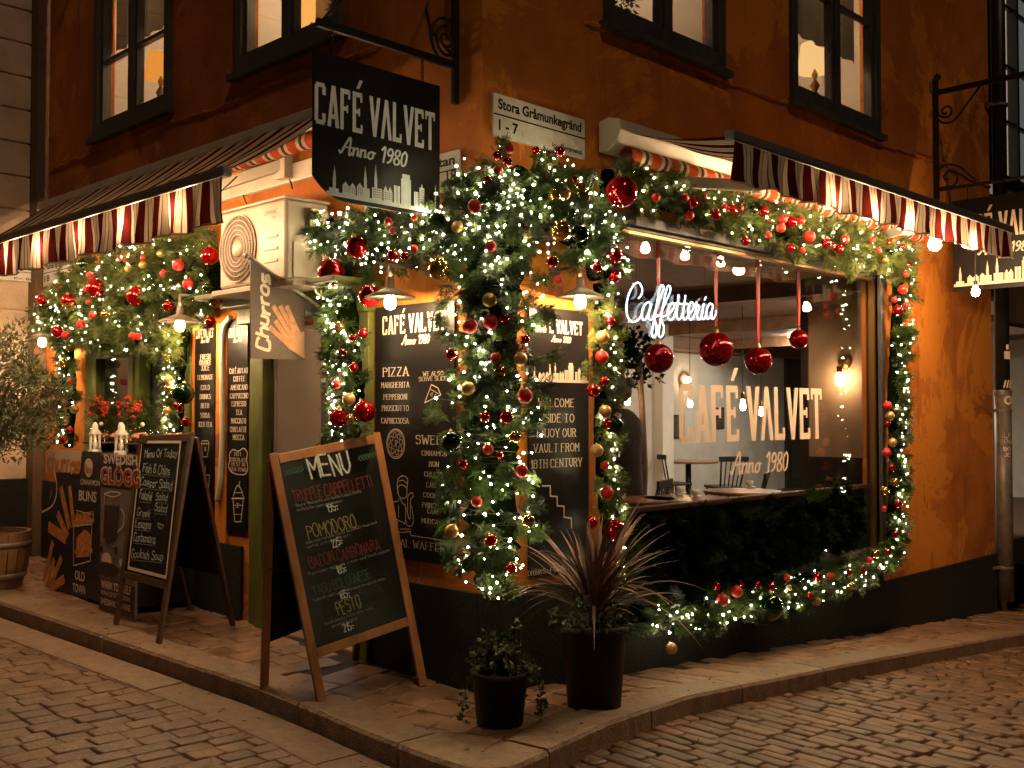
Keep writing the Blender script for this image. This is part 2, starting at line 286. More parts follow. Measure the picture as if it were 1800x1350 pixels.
class Ink:
    """Flat painted strokes a hair above a face; each piece sits a little prouder than the last."""
    def __init__(s, pl, lift=.0025): s.mb = MB(); s.pl = pl; s.k = 0; s.l = lift
    def n(s): s.k = (s.k + 1) % 9; return s.l + s.k * .00016
    def quad(s, pts):
        n = s.n(); s.mb.poly([s.pl.P(u, v, n) for u, v in pts])
    def rect(s, u0, v0, u1, v1): s.quad([(u0, v0), (u1, v0), (u1, v1), (u0, v1)])
    def disc(s, u, v, r, q=10, ry=None): s.quad([(u + r * math.cos(2 * math.pi * i / q), v + (ry or r) * math.sin(2 * math.pi * i / q)) for i in range(q)])
    def line(s, pts, w, wh=None, round=True):
        for a, b in zip(pts[:-1], pts[1:]):
            dx, dy = b[0] - a[0], b[1] - a[1]; L = math.hypot(dx, dy)
            if L < 1e-7: continue
            ww = w if wh is None else (wh + (w - wh) * abs(dy) / L); nx, ny = -dy / L * ww / 2, dx / L * ww / 2; e = ww * .3 if round else 0; ex, ey = dx / L * e, dy / L * e
            s.quad([(a[0] - nx - ex, a[1] - ny - ey), (b[0] - nx + ex, b[1] - ny + ey), (b[0] + nx + ex, b[1] + ny + ey), (a[0] + nx - ex, a[1] + ny - ey)])
    def px(s, pts, w, smooth=0):
        """a painted line through points read off the photo"""
        q = [s.pl.uv(*p) for p in pts]
        if smooth: q = [(p.x, p.y) for p in smooth_path([(a, b, 0) for a, b in q], smooth)]
        s.line(q, w)
    def strokes(s, ch):
        return [[(int(p[0]) / 7, (int(p[1]) - 2) / 7) for p in st.split()] for st in GL[ch].split(';')]
    def text(s, t, u0, v0, h, w=None, sw=.1, style='chalk', rng=None, align='l', slant=0):
        """style chalk: even strokes with a little wobble; serif: thick and thin with serifs"""
        x = 0; items = []
        for ch in t:
            if ch == ' ': x += .5; continue
            b = UML.get(ch, ch)
            if b not in GL: x += .4; continue
            st = s.strokes(b)
            if ch in 'ÖÄä': st += [[(.2, 1.15), (.2, 1.25)], [(.6, 1.15), (.6, 1.25)]]
            if ch in 'Éí': st += [[(.3, 1.15), (.5, 1.35)]]
            if ch == 'å': st += [[(.2, .75), (.4, .75), (.4, .9), (.2, .9), (.2, .75)]]
            mx = max(p[0] for q in st for p in q); items.append((x, st)); x += mx + (.36 if style == 'serif' else .26)
        tot = max(x - .26, .01); sx = (w / tot) if w else h * .8
        off = {'l': 0, 'c': -tot * sx / 2, 'r': -tot * sx}[align]
        for x, st in items:
            jy = (rng.uniform(-.08, .08) * h) if rng else 0
            for q in st:
                pts = [(u0 + off + (x + p[0]) * sx + slant * p[1] * h, v0 + p[1] * h + jy) for p in q]
                if rng: pts = [(a + rng.uniform(-.035, .035) * h, b + rng.uniform(-.04, .04) * h) for a, b in pts]
                if style == 'script' and len(pts) > 2: pts = [(p_.x, p_.y) for p_ in smooth_path([(a, b, 0) for a, b in pts], 4)]
                if style == 'serif':
                    s.line(pts, sw * h, sw * h * .42)
                    for e, o in ((0, 1), (-1, -2)):
                        dx, dy = pts[o][0] - pts[e][0], pts[o][1] - pts[e][1]
                        if abs(dy) > abs(dx) * 1.3: s.line([(pts[e][0] - .11 * h * sx / h * 1.6, pts[e][1]), (pts[e][0] + .11 * sx * 1.6, pts[e][1])], sw * h * .5)
                else:
                    s.line(pts, sw * h)
    def build(s, name, m, parent, **k):
        return s.mb.build(name, m, parent, **k)
_fc = {}
def glyphs(t, bold):
    if (t, bold) not in _fc:
        c = bpy.data.curves.new('lettering', 'FONT'); c.body = t; c.size = 1; c.offset = bold; c.fill_mode = 'BOTH'; c.resolution_u = 3
        o = bpy.data.objects.new('lettering', c); S.collection.objects.link(o); bpy.context.view_layer.update()
        me = o.evaluated_get(bpy.context.evaluated_depsgraph_get()).to_mesh()
        vs = [(v.co.x, v.co.y) for v in me.vertices]; fs = [list(p.vertices) for p in me.polygons]
        o.to_mesh_clear(); bpy.data.objects.remove(o); bpy.data.curves.remove(c); _fc[(t, bold)] = (vs, fs)
    return _fc[(t, bold)]
def sans(ink, t, u0, v0, h, w=None, bold=0, align='l', rot=0, slant=0):
    vs, fs = glyphs(t, bold); xs = [a for a, _ in vs]; x0, x1 = min(xs), max(xs); sy = h / .70; sx = w / (x1 - x0) if w else sy * .8
    off = {'l': 0, 'c': -(x1 - x0) * sx / 2, 'r': -(x1 - x0) * sx}[align]; n = ink.n(); c, sn = math.cos(rot), math.sin(rot); pts = []
    for a, b in vs:
        x = off + (a - x0) * sx + slant * b * sy; y = b * sy; pts.append(ink.pl.P(u0 + x * c - y * sn, v0 + x * sn + y * c, n))
    ink.mb.add(pts, fs)
def put(ink, t, x0, x1, ytop, ybot, kind='serif', sw=.12, rng=None, bold=.012, xm=None):
    """text set between two photo columns and two photo rows (rows read in the middle)"""
    xm = xm or (x0 + x1) / 2; v1 = ink.pl.uv(xm, ytop)[1]; v0 = ink.pl.uv(xm, ybot)[1]; u0 = ink.pl.uv(x0, ybot)[0]; u1 = ink.pl.uv(x1, ybot)[0]
    if kind == 'sans': sans(ink, t, u0, v0, v1 - v0, u1 - u0, bold)
    else: ink.text(t, u0, v0, v1 - v0, u1 - u0, sw, kind, rng, slant=.12 if kind == 'script' else 0)
LG = {'C': [(0, .07, .13, .93), (.05, .89, .36, 1), (.05, 0, .36, .11), (.27, .72, .40, .93), (.27, .07, .40, .28)],
 'A': [((0, 0), (.13, 0), (.27, 1), (.15, 1)), ((.30, 0), (.44, 0), (.29, 1), (.17, 1)), (.10, .2, .34, .31)],
 'F': [(.02, 0, .15, 1), (.02, .88, .38, 1), (.31, .77, .39, .95), (.1, .47, .29, .57), (.25, .42, .31, .62)],
 'E': [(.02, 0, .15, 1), (.02, .88, .38, 1), (.31, .77, .39, .95), (.1, .47, .29, .57), (.25, .42, .31, .62), (.02, 0, .40, .12), (.33, .05, .41, .22)],
 'V': [((0, 1), (.14, 1), (.28, 0), (.16, 0)), ((.31, 1), (.44, 1), (.28, 0), (.16, 0))],
 '^': [((0, 0), (.12, 0), (.28, 1), (.16, 1)), ((.31, 0), (.44, 0), (.28, 1), (.16, 1))],
 'L': [(.02, 0, .15, 1), (.02, 0, .38, .12), (.31, .05, .39, .23)], 'T': [(.145, 0, .275, 1), (0, .88, .42, 1), (0, .78, .07, .95), (.35, .78, .42, .95)]}
def logo(ink, u0, v0, h, w):
    x = 0; tot = 4 * .46 + .2 + 6 * .46 - .03; sx = w / tot
    for ch in 'CAFE V^LVET':
        if ch == ' ': x += .2; continue
        for q in LG[ch]:
            if isinstance(q[0], tuple): ink.quad([(u0 + (x + a) * sx, v0 + b * h) for a, b in q])
            else: ink.rect(u0 + (x + q[0]) * sx, v0 + q[1] * h, u0 + (x + q[2]) * sx, v0 + q[3] * h)
        if ch == 'E' and x < 1.6: ink.quad([(u0 + (x + a) * sx, v0 + b * h) for a, b in ((.16, 1.09), (.27, 1.09), (.42, 1.32), (.29, 1.32))])
        x += .46
ANNO = ['03 12 39 44;16 45', '05 46 42 46 65 66 62 72', '66 62;65 76 86 95 92', '']
def anno(ink, u0, v0, h, w, sw=.13):
    """the slanted brush script under the name"""
    sl = .30; W = w / 6.0
    segs = [[(-.1, .15), (.1, .05), (.55, 1), (.75, 1), (.78, 0), (1.0, .12)], [(.2, .42), (.95, .5)],
            [(1.1, .5), (1.12, 0), (1.15, .35), (1.4, .52), (1.5, .35), (1.5, .05), (1.65, .1)], [(1.75, .5), (1.77, 0), (1.8, .35), (2.05, .52), (2.15, .35), (2.15, .05), (2.3, .1)],
            [(2.75, .5), (2.5, .4), (2.45, .12), (2.65, 0), (2.85, .15), (2.85, .42), (2.72, .5), (3.05, .45)],
            [(3.6, .8), (3.85, 1), (3.85, 0)], [(4.55, .62), (4.3, .5), (4.15, .7), (4.3, .98), (4.52, .92), (4.6, .6), (4.45, .15), (4.2, 0)],
            [(5.0, .52), (4.82, .7), (4.95, .98), (5.2, .95), (5.22, .72), (5.0, .52), (4.8, .25), (4.92, .01), (5.2, .04), (5.28, .28), (5.0, .52)],
            [(5.72, 1), (5.5, .75), (5.48, .25), (5.65, 0), (5.88, .2), (5.92, .75), (5.72, 1)]]
    for g in segs:
        q = [(p.x, p.y) for p in smooth_path([(a, b, 0) for a, b in g], 5)]
        ink.line([(u0 + a * W + sl * b * h * .6, v0 + b * h) for a, b in q], sw * h, sw * h * .55)
def skyline(ink, u0, v0, w, h, win=None):
    """city silhouette: roofs, spires, towers and a dome"""
    R = [(0, 0, 1, .12), (.02, .1, .10, .22), (.05, .2, .075, .5), (.13, .1, .24, .34), (.25, .1, .36, .38), (.31, .3, .335, .62), (.38, .1, .47, .44), (.40, .4, .425, .7), (.48, .1, .56, .4), (.575, .1, .60, .62), (.605, .1, .63, .62), (.64, .1, .73, .86), (.65, .8, .72, 1.0), (.76, .1, .80, .55), (.81, .1, .855, .70), (.955, .1, .968, .62), (.947, .55, .975, .66)]
    T = [((.05, .5), (.075, .5), (.0625, .85)), ((.31, .62), (.335, .62), (.322, 1.0)), ((.40, .7), (.425, .7), (.412, 1.12)), ((.13, .34), (.18, .34), (.155, .46)), ((.19, .34), (.24, .34), (.215, .46)), ((.25, .38), (.30, .38), (.275, .5)), ((.48, .4), (.52, .4), (.5, .56)), ((.52, .4), (.56, .4), (.54, .56)), ((.825, .70), (.84, .70), (.832, .82)), ((.957, .66), (.966, .66), (.961, .9))]
    for a, b, c, d in R: ink.rect(u0 + a * w, v0 + b * h, u0 + c * w, v0 + d * h)
    for t in T: ink.quad([(u0 + a * w, v0 + b * h) for a, b in t])
    ink.quad([(u0 + (.915 + .05 * math.cos(math.pi * i / 10)) * w, v0 + (.1 + .28 * math.sin(math.pi * i / 10)) * h) for i in range(11)])
    if win:
        for a, c, b, d, nx, ny in ((.14, .235, .15, .32, 6, 3), (.255, .3, .15, .36, 3, 4), (.385, .465, .15, .42, 5, 4), (.485, .555, .15, .38, 4, 4), (.765, .795, .15, .52, 2, 7), (.815, .85, .15, .66, 3, 9)):
            for i in range(nx):
                for j in range(ny):
                    x = a + (c - a) * (i + .3) / nx; y = b + (d - b) * (j + .3) / ny; win.rect(u0 + x * w, v0 + y * h, u0 + (x + (c - a) / nx * .42) * w, v0 + (y + (d - b) / ny * .45) * h)
# ------------------------------------------------------------------ ground, roads, pavement
rng = random.Random(7)
KERB = [(-1.45, 10), (-1.14, 4.3), (-.90, .95), (-.905, .3), (-.94, -.3), (-.955, -.62)]
KERB += [(-.735 + .22 * math.cos(a) - 0.0, -.80 + .22 * math.sin(a)) for a in [math.pi + i * math.pi / 2 / 5 for i in range(1, 6)]]
KERB += [(-.36, -.965), (.1, -.88), (1, -.73), (3, -.74), (6.3, -.84), (18, -1.3)]
def offs(pts, d):
    out = []
    for i, p in enumerate(pts):
        a = V((*pts[max(i - 1, 0)], 0)); b = V((*pts[min(i + 1, len(pts) - 1)], 0)); t = (b - a).normalized(); out.append((p[0] - t.y * d, p[1] + t.x * d))
    return out
KIN = offs(KERB, .27); KGUT = offs(KERB, -.30)
def pip(x, y, poly):
    c = False; j = len(poly) - 1
    for i in range(len(poly)):
        xi, yi = poly[i]; xj, yj = poly[j]
        if (yi > y) != (yj > y) and x < (xj - xi) * (y - yi) / (yj - yi) + xi: c = not c
        j = i
    return c
bm_ = MB(); N = 90
gx = [-70 + 140 * (i / N) for i in range(N + 1)]
gx = sorted(set([round(x, 3) for x in gx] + [i * .5 for i in range(-16, 17)]))
for y in gx:
    for x in gx: bm_.v.append((x, y, G(x, y) - .150)); bm_.tone.append(.5)
nn = len(gx)
for j in range(nn - 1):
    for i in range(nn - 1): bm_.f.append([j * nn + i, j * nn + i + 1, (j + 1) * nn + i + 1, (j + 1) * nn + i]); bm_.fm.append(0); bm_.fs.append(True)
bm_.build('ground', M['dirt'], origin=(0, 0, 0), kind='structure')
def stones(mb, P, s0, s1, t0, t1, row, lens, mask, top, gap=.012, jit=.008, dome=.012, wob=0):
    t = t0
    while t < t1:
        h = row * rng.uniform(.86, 1.14); s = s0 + rng.uniform(-.2, 0)
        while s < s1:
            L = rng.uniform(*lens); cx, cy = P(s + L / 2, t + h / 2)
            if mask(cx, cy):
                g = gap / 2; c = []
                for a, b in ((s + g, t + g), (s + L - g, t + g), (s + L - g, t + h - g), (s + g, t + h - g)):
                    if wob: b += wob * math.sin(a * 1.7 + t * .4)
                    c.append(P(a + rng.uniform(-jit, jit), b + rng.uniform(-jit, jit)))
                mx = sum(p[0] for p in c) / 4; my = sum(p[1] for p in c) / 4; dz = rng.uniform(-.004, .004); tx, ty = rng.uniform(-.012, .012), rng.uniform(-.012, .012)
                def pt(p, k, z): 
                    x = p[0] + (mx - p[0]) * k; y = p[1] + (my - p[1]) * k; return (x, y, top(x, y) + z + dz + (x - mx) * tx + (y - my) * ty)
                mb.t = rng.random(); m = min(L, h)
                vs = [pt(p, 0, -.05) for p in c] + [pt(p, .0, -dome) for p in c] + [pt(p, .10, -dome * .3) for p in c] + [pt(p, .26, 0) for p in c]
                fs = [(r * 4 + k, r * 4 + (k + 1) % 4, r * 4 + 4 + (k + 1) % 4, r * 4 + 4 + k) for r in range(3) for k in range(4)] + [(12, 13, 14, 15)]
                mb.add(vs, fs, True)
            s += L
        t += h
ROADZ = lambda x, y: G(x, y) - .108
out_l = [(-60, 60), KGUT[0]] + KGUT[1:6] + [(-1.3, -1.3), (-9, -9), (-60, -9)]
def left_road(x, y): return (y > x - .08) and not pip(x, y, offs(KERB, -.22) + [(18, 12), (-1.4, 12)])
def right_road(x, y): return (y <= x - .08) and not pip(x, y, offs(KERB, .06) + [(18, 12), (-1.4, 12)])
lr = MB(); stones(lr, lambda s, t: (s, t + .02 * math.sin(s * 2.2)), -5.2, -.9, -5, 8.5, .13, (.15, .25), left_road, ROADZ, dome=.004, gap=.009, jit=.006, wob=.012)
lr.build('left_cobbled_road', M['cobble'], kind='structure')
rr = MB(); stones(rr, lambda s, t: (t + .10 * s, s), -4.6, -.7, -4.6, 12, .112, (.15, .30), right_road, ROADZ, gap=.018, jit=.012, dome=.006, wob=.02)
rr.build('right_cobbled_road', M['cobble'], kind='structure')
jn = MB()
for i_ in range(len(KIN) - 1): a_, b_ = KIN[i_], KIN[i_ + 1]; jn.poly([(a_[0], a_[1], G(*a_) - .014), (b_[0], b_[1], G(*b_) - .014), (0, max(0, b_[1]), G(0, max(0, b_[1])) - .014), (0, max(0, a_[1]), G(0, max(0, a_[1])) - .014)] if b_[0] < -.1 else [(a_[0], a_[1], G(*a_) - .014), (b_[0], b_[1], G(*b_) - .014), (max(0, b_[0]), 0, G(max(0, b_[0]), 0) - .014), (max(0, a_[0]), 0, G(max(0, a_[0]), 0) - .014)])
jn.build('pavement_joints', M['dirt'], kind='structure')
pv = MB()
PIN = offs(KERB, .15) + [(18, -.03), (-.03, -.03), (-.03, 10)]
inside = lambda x, y: pip(x, y, PIN)
stones(pv, lambda s, t: (s, t), -1.5, 0, -.02, 9, .215, (.2, .3), lambda x, y: inside(x, y) and y > 1.0, G, gap=.010, jit=.005, dome=.004)
stones(pv, lambda s, t: (s * .966 - t * .259, s * .259 + t * .966), -2.5, 1.6, -1.6, 2.0, .205, (.20, .28), lambda x, y: inside(x, y) and y <= 1.0 and x < .75, G, gap=.010, jit=.007, dome=.004)
stones(pv, lambda s, t: (t - .3 * s, s), -1.2, 0, .4, 14, .15, (.14, .3), lambda x, y: inside(x, y) and x >= .75, G, gap=.010, jit=.010, dome=.005)
pv.build('pavement', M['slab'], kind='structure')
def along(pts, step):
    P = [V((*p, 0)) for p in pts]; out = []; acc = 0; nxt = 0
    for a, b in zip(P[:-1], P[1:]):
        L = (b - a).length
        while nxt <= acc + L: out.append(tuple((a + (b - a) * ((nxt - acc) / L)).xy)); nxt += step
        acc += L
    return out
def band(mb, outer, width, zt, zb, seg, gap=.008, rough=.004):
    fine = along(outer, .05); inn = offs(fine, width); i = 0
    while i < len(fine) - 2:
        j = min(i + int(rng.uniform(*seg) / .05), len(fine) - 1); mb.t = rng.random(); n = j - i
        if n < 2: break
        dz = rng.uniform(-rough, rough); vs = []
        for k in range(i, j + 1):
            o = V((*fine[k], 0)); q = V((*inn[k], 0))
            if k == i: tt = (V((*fine[k + 1], 0)) - o) ; o = o + tt * .08; q = q + tt * .08
            if k == j: tt = (V((*fine[k - 1], 0)) - o); o = o + tt * .08; q = q + tt * .08
            d = (q - o).normalized(); r = rng.uniform(-.003, .003)
            for pp, z in ((o + d * r, zb), (o + d * (r + .002), zt - .022), (o + d * .016, zt - .003), (o + d * .04, zt), (q - d * .02, zt), (q - d * .004, zt - .008), (q, zb)):
                vs.append((pp.x, pp.y, G(pp.x, pp.y) + z + dz))
        m = 7; fs = [(a * m + b, (a + 1) * m + b, (a + 1) * m + b + 1, a * m + b + 1) for a in range(n) for b in range(m - 1)]
        fs += [list(range(m)), [n * m + b for b in range(m)][::-1]]
        mb.add(vs, fs, False); i = j
kb = MB(); band(kb, KERB, .265, .008, -.16, (.8, 1.3)); kb.build('kerb', M['kerbstone'], kind='structure')
gt = MB(); band(gt, [(a, b) for a, b in offs(KERB, -.30)[:7]], .285, -.098, -.16, (.6, 1.1)); gt.build('gutter', M['kerbstone'], kind='structure')
# ------------------------------------------------------------------ the cafe building
FL, FR = PL(0), PR(0)
ANG = thing('cafe_building', 'corner building with orange plaster, black base and lit windows above the cafe', 'building', (0, 0, 0))
def wall_sheet(mb, pl, u0, u1, v0, v1, holes, depth):
    us = sorted(set([u0, u1] + [h[0] for h in holes] + [h[1] for h in holes])); vs = sorted(set([v0, v1] + [h[2] for h in holes] + [h[3] for h in holes]))
    for a, b in zip(us[:-1], us[1:]):
        for c, d in zip(vs[:-1], vs[1:]):
            mu, mv = (a + b) / 2, (c + d) / 2
            if any(h[0] < mu < h[1] and h[2] < mv < h[3] for h in holes): continue
            mb.poly([pl.P(a, c), pl.P(b, c), pl.P(b, d), pl.P(a, d)])
    for a, b, c, d in holes:
        for p, q in (((a, c), (b, c)), ((b, c), (b, d)), ((b, d), (a, d)), ((a, d), (a, c))):
            mb.poly([pl.P(*p, 0), pl.P(*q, 0), pl.P(*q, -depth), pl.P(*p, -depth)])
WIN = (1.17, 5.04, .36, 2.87)                    # the big shop window
W_R = [(1.13, 2.48, 4.2, 6.0), (3.52, 5.06, 4.2, 6.0)]
W_L = [(-5.12, -3.74, 4.16, 6.0), (-2.66, -1.38, 4.2, 6.0)]
DOOR = (-2.19, -1.10, .05, 2.24); HATCH = (-5.28, -3.34, .95, 2.3)
wm = MB(); wall_sheet(wm, FR, 0, 7.8, -1.2, 9, [WIN] + W_R, .16); wm.build('right_wall', M['plaster'], ANG)
wm = MB(); wall_sheet(wm, FL, -6.22, 0, -1, 9, [DOOR, HATCH] + W_L, .16); wm.build('left_wall', M['plaster'], ANG)
for pl_, a, b, zt_ in ((FR, -.028, 1.16, .57), (FR, 1.1601, 5.06, .345), (FR, 5.0601, 7.8, .075), (FL, -1.09, -.001, .57), (FL, -3.3, -2.55, .62), (FL, -6.22, -3.3001, .95)):
    pm = MB(); pm.pbox(pl_, a, b, -1.2, zt_, .002, .03); pm.build('plinth', M['plinth'], ANG, bevel=.006)
# the uneven crease where the upper wall overhangs
cm = MB(); r2 = random.Random(3)
for pl, a, b, z in ((FR, .9, 7.8, 4.13), (FL, -6.2, -.9, 4.0)):
    pts = [pl.P(a + (b - a) * i / 60, z + r2.uniform(-.012, .012) + .02 * math.sin(i * .3), .0) for i in range(61)]
    cm.tube(pts, [.016 + r2.uniform(-.006, .012) for _ in pts], 6)
cm.build('plaster_ledge', M['plaster'], ANG)
# beige trim right of the street sign: the plain corner strip of the wall
def upper_window(pl, h, tr, name='window'):
    a, b, c, d = h; f = MB(); g = .06
    f.pbox(pl, a - .03, a + g, c - .02, d, -.10, .035); f.pbox(pl, b - g, b + .03, c - .02, d, -.10, .035)
    f.pbox(pl, a + g, b - g, c + .001, c + .09, -.10, .030); f.pbox(pl, a + g, b - g, d - .1, d, -.10, .03)
    m = (a + b) / 2; f.pbox(pl, m - .045, m + .045, c + .09, d - .1, -.09, .022)
    for t in tr:
        f.pbox(pl, a + g, m - .045, t - .017, t + .017, -.06, -.005); f.pbox(pl, m + .045, b - g, t - .017, t + .017, -.06, -.005)
    for x0, x1 in ((a + g, m - .045), (m + .045, b - g)):
        f.pbox(pl, x0, x0 + .035, c + .09, d - .1, -.065, -.002); f.pbox(pl, x1 - .035, x1, c + .09, d - .1, -.065, -.002); f.pbox(pl, x0 + .035, x1 - .035, c + .09, c + .13, -.064, -.002)
    fr = f.build('window', M['dark_frame'], ANG, bevel=.004)
    s = MB(); s.pbox(pl, a - .075, b + .075, c - .075, c - .021, .0, .075); s.build('sill', M['dark_frame'], fr, bevel=.006)
    p = MB(); p.pbox(pl, a + .08, b - .08, c + .1, d - .12, -.050, -.044); p.build('pane', M['clear'], fr)
    r = MB(); D = 1.5; L = .9   # the room behind
    P = [pl.P(u, v, k) for k in (-.161, -D) for u, v in ((a - L, c - .35), (b + L, c - .35), (b + L, d + .2), (a - L, d + .2))]
    r.add(P, [(4, 5, 6, 7), (0, 1, 5, 4), (1, 2, 6, 5), (2, 3, 7, 6), (3, 0, 4, 7)])
    r.build('upper_room', M['white_in'], ANG)
for h in W_R: upper_window(FR, h, [5.2])
for h in W_L: upper_window(FL, h, [4.83])
# shop window: frame, glass, ledge
a, b, c, d = WIN; f = MB()
f.pbox(FR, a - .07, a, c - .05, d + .07, -.12, .035); f.pbox(FR, b, b + .07, c - .05, d + .07, -.12, .035)
f.pbox(FR, a, b, d, d + .07, -.12, .0345); f.pbox(FR, a, b, c - .05, c + .02, -.12, .0345)
f.pbox(FR, a + .0, b - .0, d - .025, d - .0005, -.095, -.01)
sw = f.build('shop_window', M['dark_frame'], ANG, bevel=.004)
f = MB(); f.pbox(FR, a, b, d - .045, d - .0255, -.074, -.02); f.pbox(FR, b - .035, b - .0005, c + .02, d - .046, -.074, -.02); f.build('copper_trim', M['brass'], sw)
TP = Plane((0, .046, c + .021), (1, 0, 0), (0, .034, 2.42))          # the glass leans back a little
f = MB(); f.pbox(TP, a + .001, b - .036, 0, d - c - .069, -.006, 0); f.build('pane', M['clear'], sw)
f = MB(); f.pbox(FR, a + .001, b - .001, .925, .962, -.13, -.06); f.build('counter_ledge', M['dark_oak'], sw, bevel=.005)
f = MB(); f.pbox(FR, a + .001, b - .001, c + .022, .924, -.13, -.09); f.build('lower_panel', M['black'], sw)
# inner room shell
x0, x1, y0, y1, z0, z1 = .17, 15.6, .17, 6.6, .12, 2.93
r = MB(); r.poly([(x0, y0, z0), (x1, y0, z0), (x1, y1, z0), (x0, y1, z0)]); r.build('cafe_floor', M['dark_oak'], ANG)
r = MB()
for i in range(48):
    u = y0 + (y1 - y0) * i / 48; r.box((x0, u + .004, z1), (x1, u + (y1 - y0) / 48 - .004, z1 + .03))
for x in (5.2, 8.6, 12): r.box((x, y0, z1 - .16), (x + .16, y1, z1 - .001))
r.box((x0, y1 - .35, z1 - .22), (x1, y1 - .01, z1 - .002)); r.build('plank_ceiling', M['plank'], ANG)
r = MB(); r.box((x0, y1, z0), (14.75, y1 + .05, z1)); r.box((x1, y0, z0), (x1 + .05, y1, z1)); r.box((2.0, 5.1, z0), (8.45, 5.15, z1)); r.box((1.65, 3.1, z0), (1.95, 5.1, z1)); r.build('inner_wall', M['wall_in'], ANG)
r = MB(); r.box((8.45, 4.95, z0), (8.72, 5.30, z1)); r.build('white_pillar', M['white_in'], ANG)
for p_, q_ in (((5.62, y0, z0 + 1.02), (5.80, 1.02, z1)), ((.3, 3.05, z0), (1.65, 3.1, z1))): r = MB(); r.box(p_, q_); r.build('beige_wall', M['wall_beige'], ANG)
r = MB(); r.box((5.60, y0, z0), (5.80, 1.02, z0 + 1.02)); r.box((5.585, y0, z0 + .98), (5.605, 1.03, z0 + 1.05)); r.box((14.75, y1 - .05, z0), (15.6, y1 + .05, z1)); r.box((5.6, 1.021, z0), (5.86, 1.10, z1))
for k in range(3): r.box((14.9, y1 - .08, z0 + .15 + k * .85), (15.5, y1 - .051, z0 + .85 + k * .85))
r.build('dark_panelling', M['dark_in'], ANG)
r = MB(); r.bar((6.3, 4.2, z0), (6.3, 4.2, z1), .13, .13); r.build('timber_post', M['dark_oak'], ANG)
# doorway: green frame, hood, reveal, open grey door leaf
a, b, c, d = DOOR; f = MB()
f.pbox(FL, a - .225, a - .10, c - .2, d + .02, .0, .045); f.pbox(FL, a - .099, a - .0, c - .2, d + .02, -.02, .075); f.pbox(FL, b, b + .1, c - .2, d + .02, .0, .05)
f.pbox(FL, a - .32, b + .12, d + .02, d + .13, -.02, .10); f.pbox(FL, a - .36, b + .16, d + .13, d + .18, -.02, .22); f.pbox(FL, a - .40, b + .2, d + .18, d + .215, -.02, .40)
f.build('door_frame', M['green_frame'], ANG, bevel=.006)
f = MB(); f.pbox(FL, a + .02, a + .065, c - .02, d - .02, -.385, -.005); dl = f.build('door', mat('grey_door', (.27, .205, .14), .6, var=.12, vscale=3), ANG, bevel=.004)
f = MB(); f.pbox(FL, a + .0005, a + .02, c - .02, d, -.16, .005); f.build('door_edge', M['dark_frame'], ANG)
f = MB(); f.pbox(FL, a, b, c - .14, c + .012, -.3, .02); f.build('doorstep', M['kerbstone'], ANG, bevel=.01)
# the serving hatch: green casement standing half open, dark shutter beside it
a, b, c, d = HATCH; f = MB()
f.pbox(FL, a, a + .16, c, d, -.1, .02); f.pbox(FL, b - .12, b, c, d, -.1, .02); f.pbox(FL, a + .16, b - .12, d - .1, d, -.1, .02); f.pbox(FL, a + .16, b - .12, c, c + .1, -.1, .02)
f.pbox(FL, a + .98, a + 1.06, c + .1, d - .1, -.09, .015)
hw = f.build('hatch_window', M['green_frame'], ANG, bevel=.005)
f = MB(); f.pbox(FL, a + .17, a + .25, c + .1, d - .1, -.06, .03); f.pbox(FL, a + .89, a + .97, c + .1, d - .1, -.06, .03); f.pbox(FL, a + .25, a + .89, d - .2, d - .1, -.06, .03); f.pbox(FL, a + .25, a + .89, c + .1, c + .2, -.06, .03); f.build('casement', M['green_frame'], hw, bevel=.004)
f = MB(); f.pbox(FL, a + .25, a + .89, c + .2, d - .2, -.02, -.014); f.build('pane', M['clear'], hw)
f = MB(); f.pbox(FL, a + 1.06, b - .12, c, d, -.14, -.10)
for k in range(2): f.pbox(FL, a + 1.12, b - .18, c + .1 + k * .62, c + .62 + k * .62, -.0995, -.085)
f.build('shutter', M['dark_frame'], hw, bevel=.006)
f = MB(); f.pbox(FL, a, a + 1.06, c, d, -.62, -.6); f.build('hatch_back', M['dark_in'], hw)
# orange pilaster strip between the two drink boards, with pale pipe
f = MB(); f.pbox(FL, -2.925, -2.765, .62, 2.3, .001, .03)
f.build('pilaster', M['plaster'], ANG, bevel=.006)
# ------------------------------------------------------------------ neighbours
nb = thing('stucco_building', 'pale grooved stucco house front beyond the far left end of the cafe', 'building', (-2, 6.5, 0))
f = MB(); Y = 6.42
for k in range(30):
    z = .95 + k * .335
    if z > 9: break
    f.box((-7, Y, z + .007), (-.10, Y + .3, z + .328))
f.build('grooved_front', M['stucco'], nb, bevel=.012)
f = MB(); f.box((-7, Y + .016, -.5), (-.13, Y + .3, 9.5)); f.m = 1; f.box((-.1, 6.26, -.5), (.05, Y + .29, 9.5)); f.build('recessed_wall', [M['stucco'], M['stucco_dark']], nb)
f = MB(); f.box((-7, Y - .03, -.5), (-.101, Y + .28, .95)); f.build('base', M['plinth'], nb)
rb = thing('dark_building', 'dark building with deep doorway and tall windows beyond the drainpipe', 'building', (10, 0, -.7))
f = MB(); wall_sheet(f, FR, 7.98, 16, -1.5, 9, [(8.15, 9.4, -1, 2.65), (8.2, 11, 4.3, 7.0)], .2); f.build('wall', M['stucco_dark'], rb)
f = MB(); f.pbox(FR, 8.15, 9.4, -1, 2.65, -.5, -.44); f.pbox(FR, 8.15, 8.28, -1, 2.65, -.439, -.3); f.build('door', M['black'], rb)
f = MB(); a, b, c, d = 8.2, 11, 4.3, 7.0
for u in (a, a + .42, a + 1.2, b - .06): f.pbox(FR, u, u + .06, c, d, -.08, .03)
f.pbox(FR, a - .03, b, c - .06, c - .001, -.1, .06)
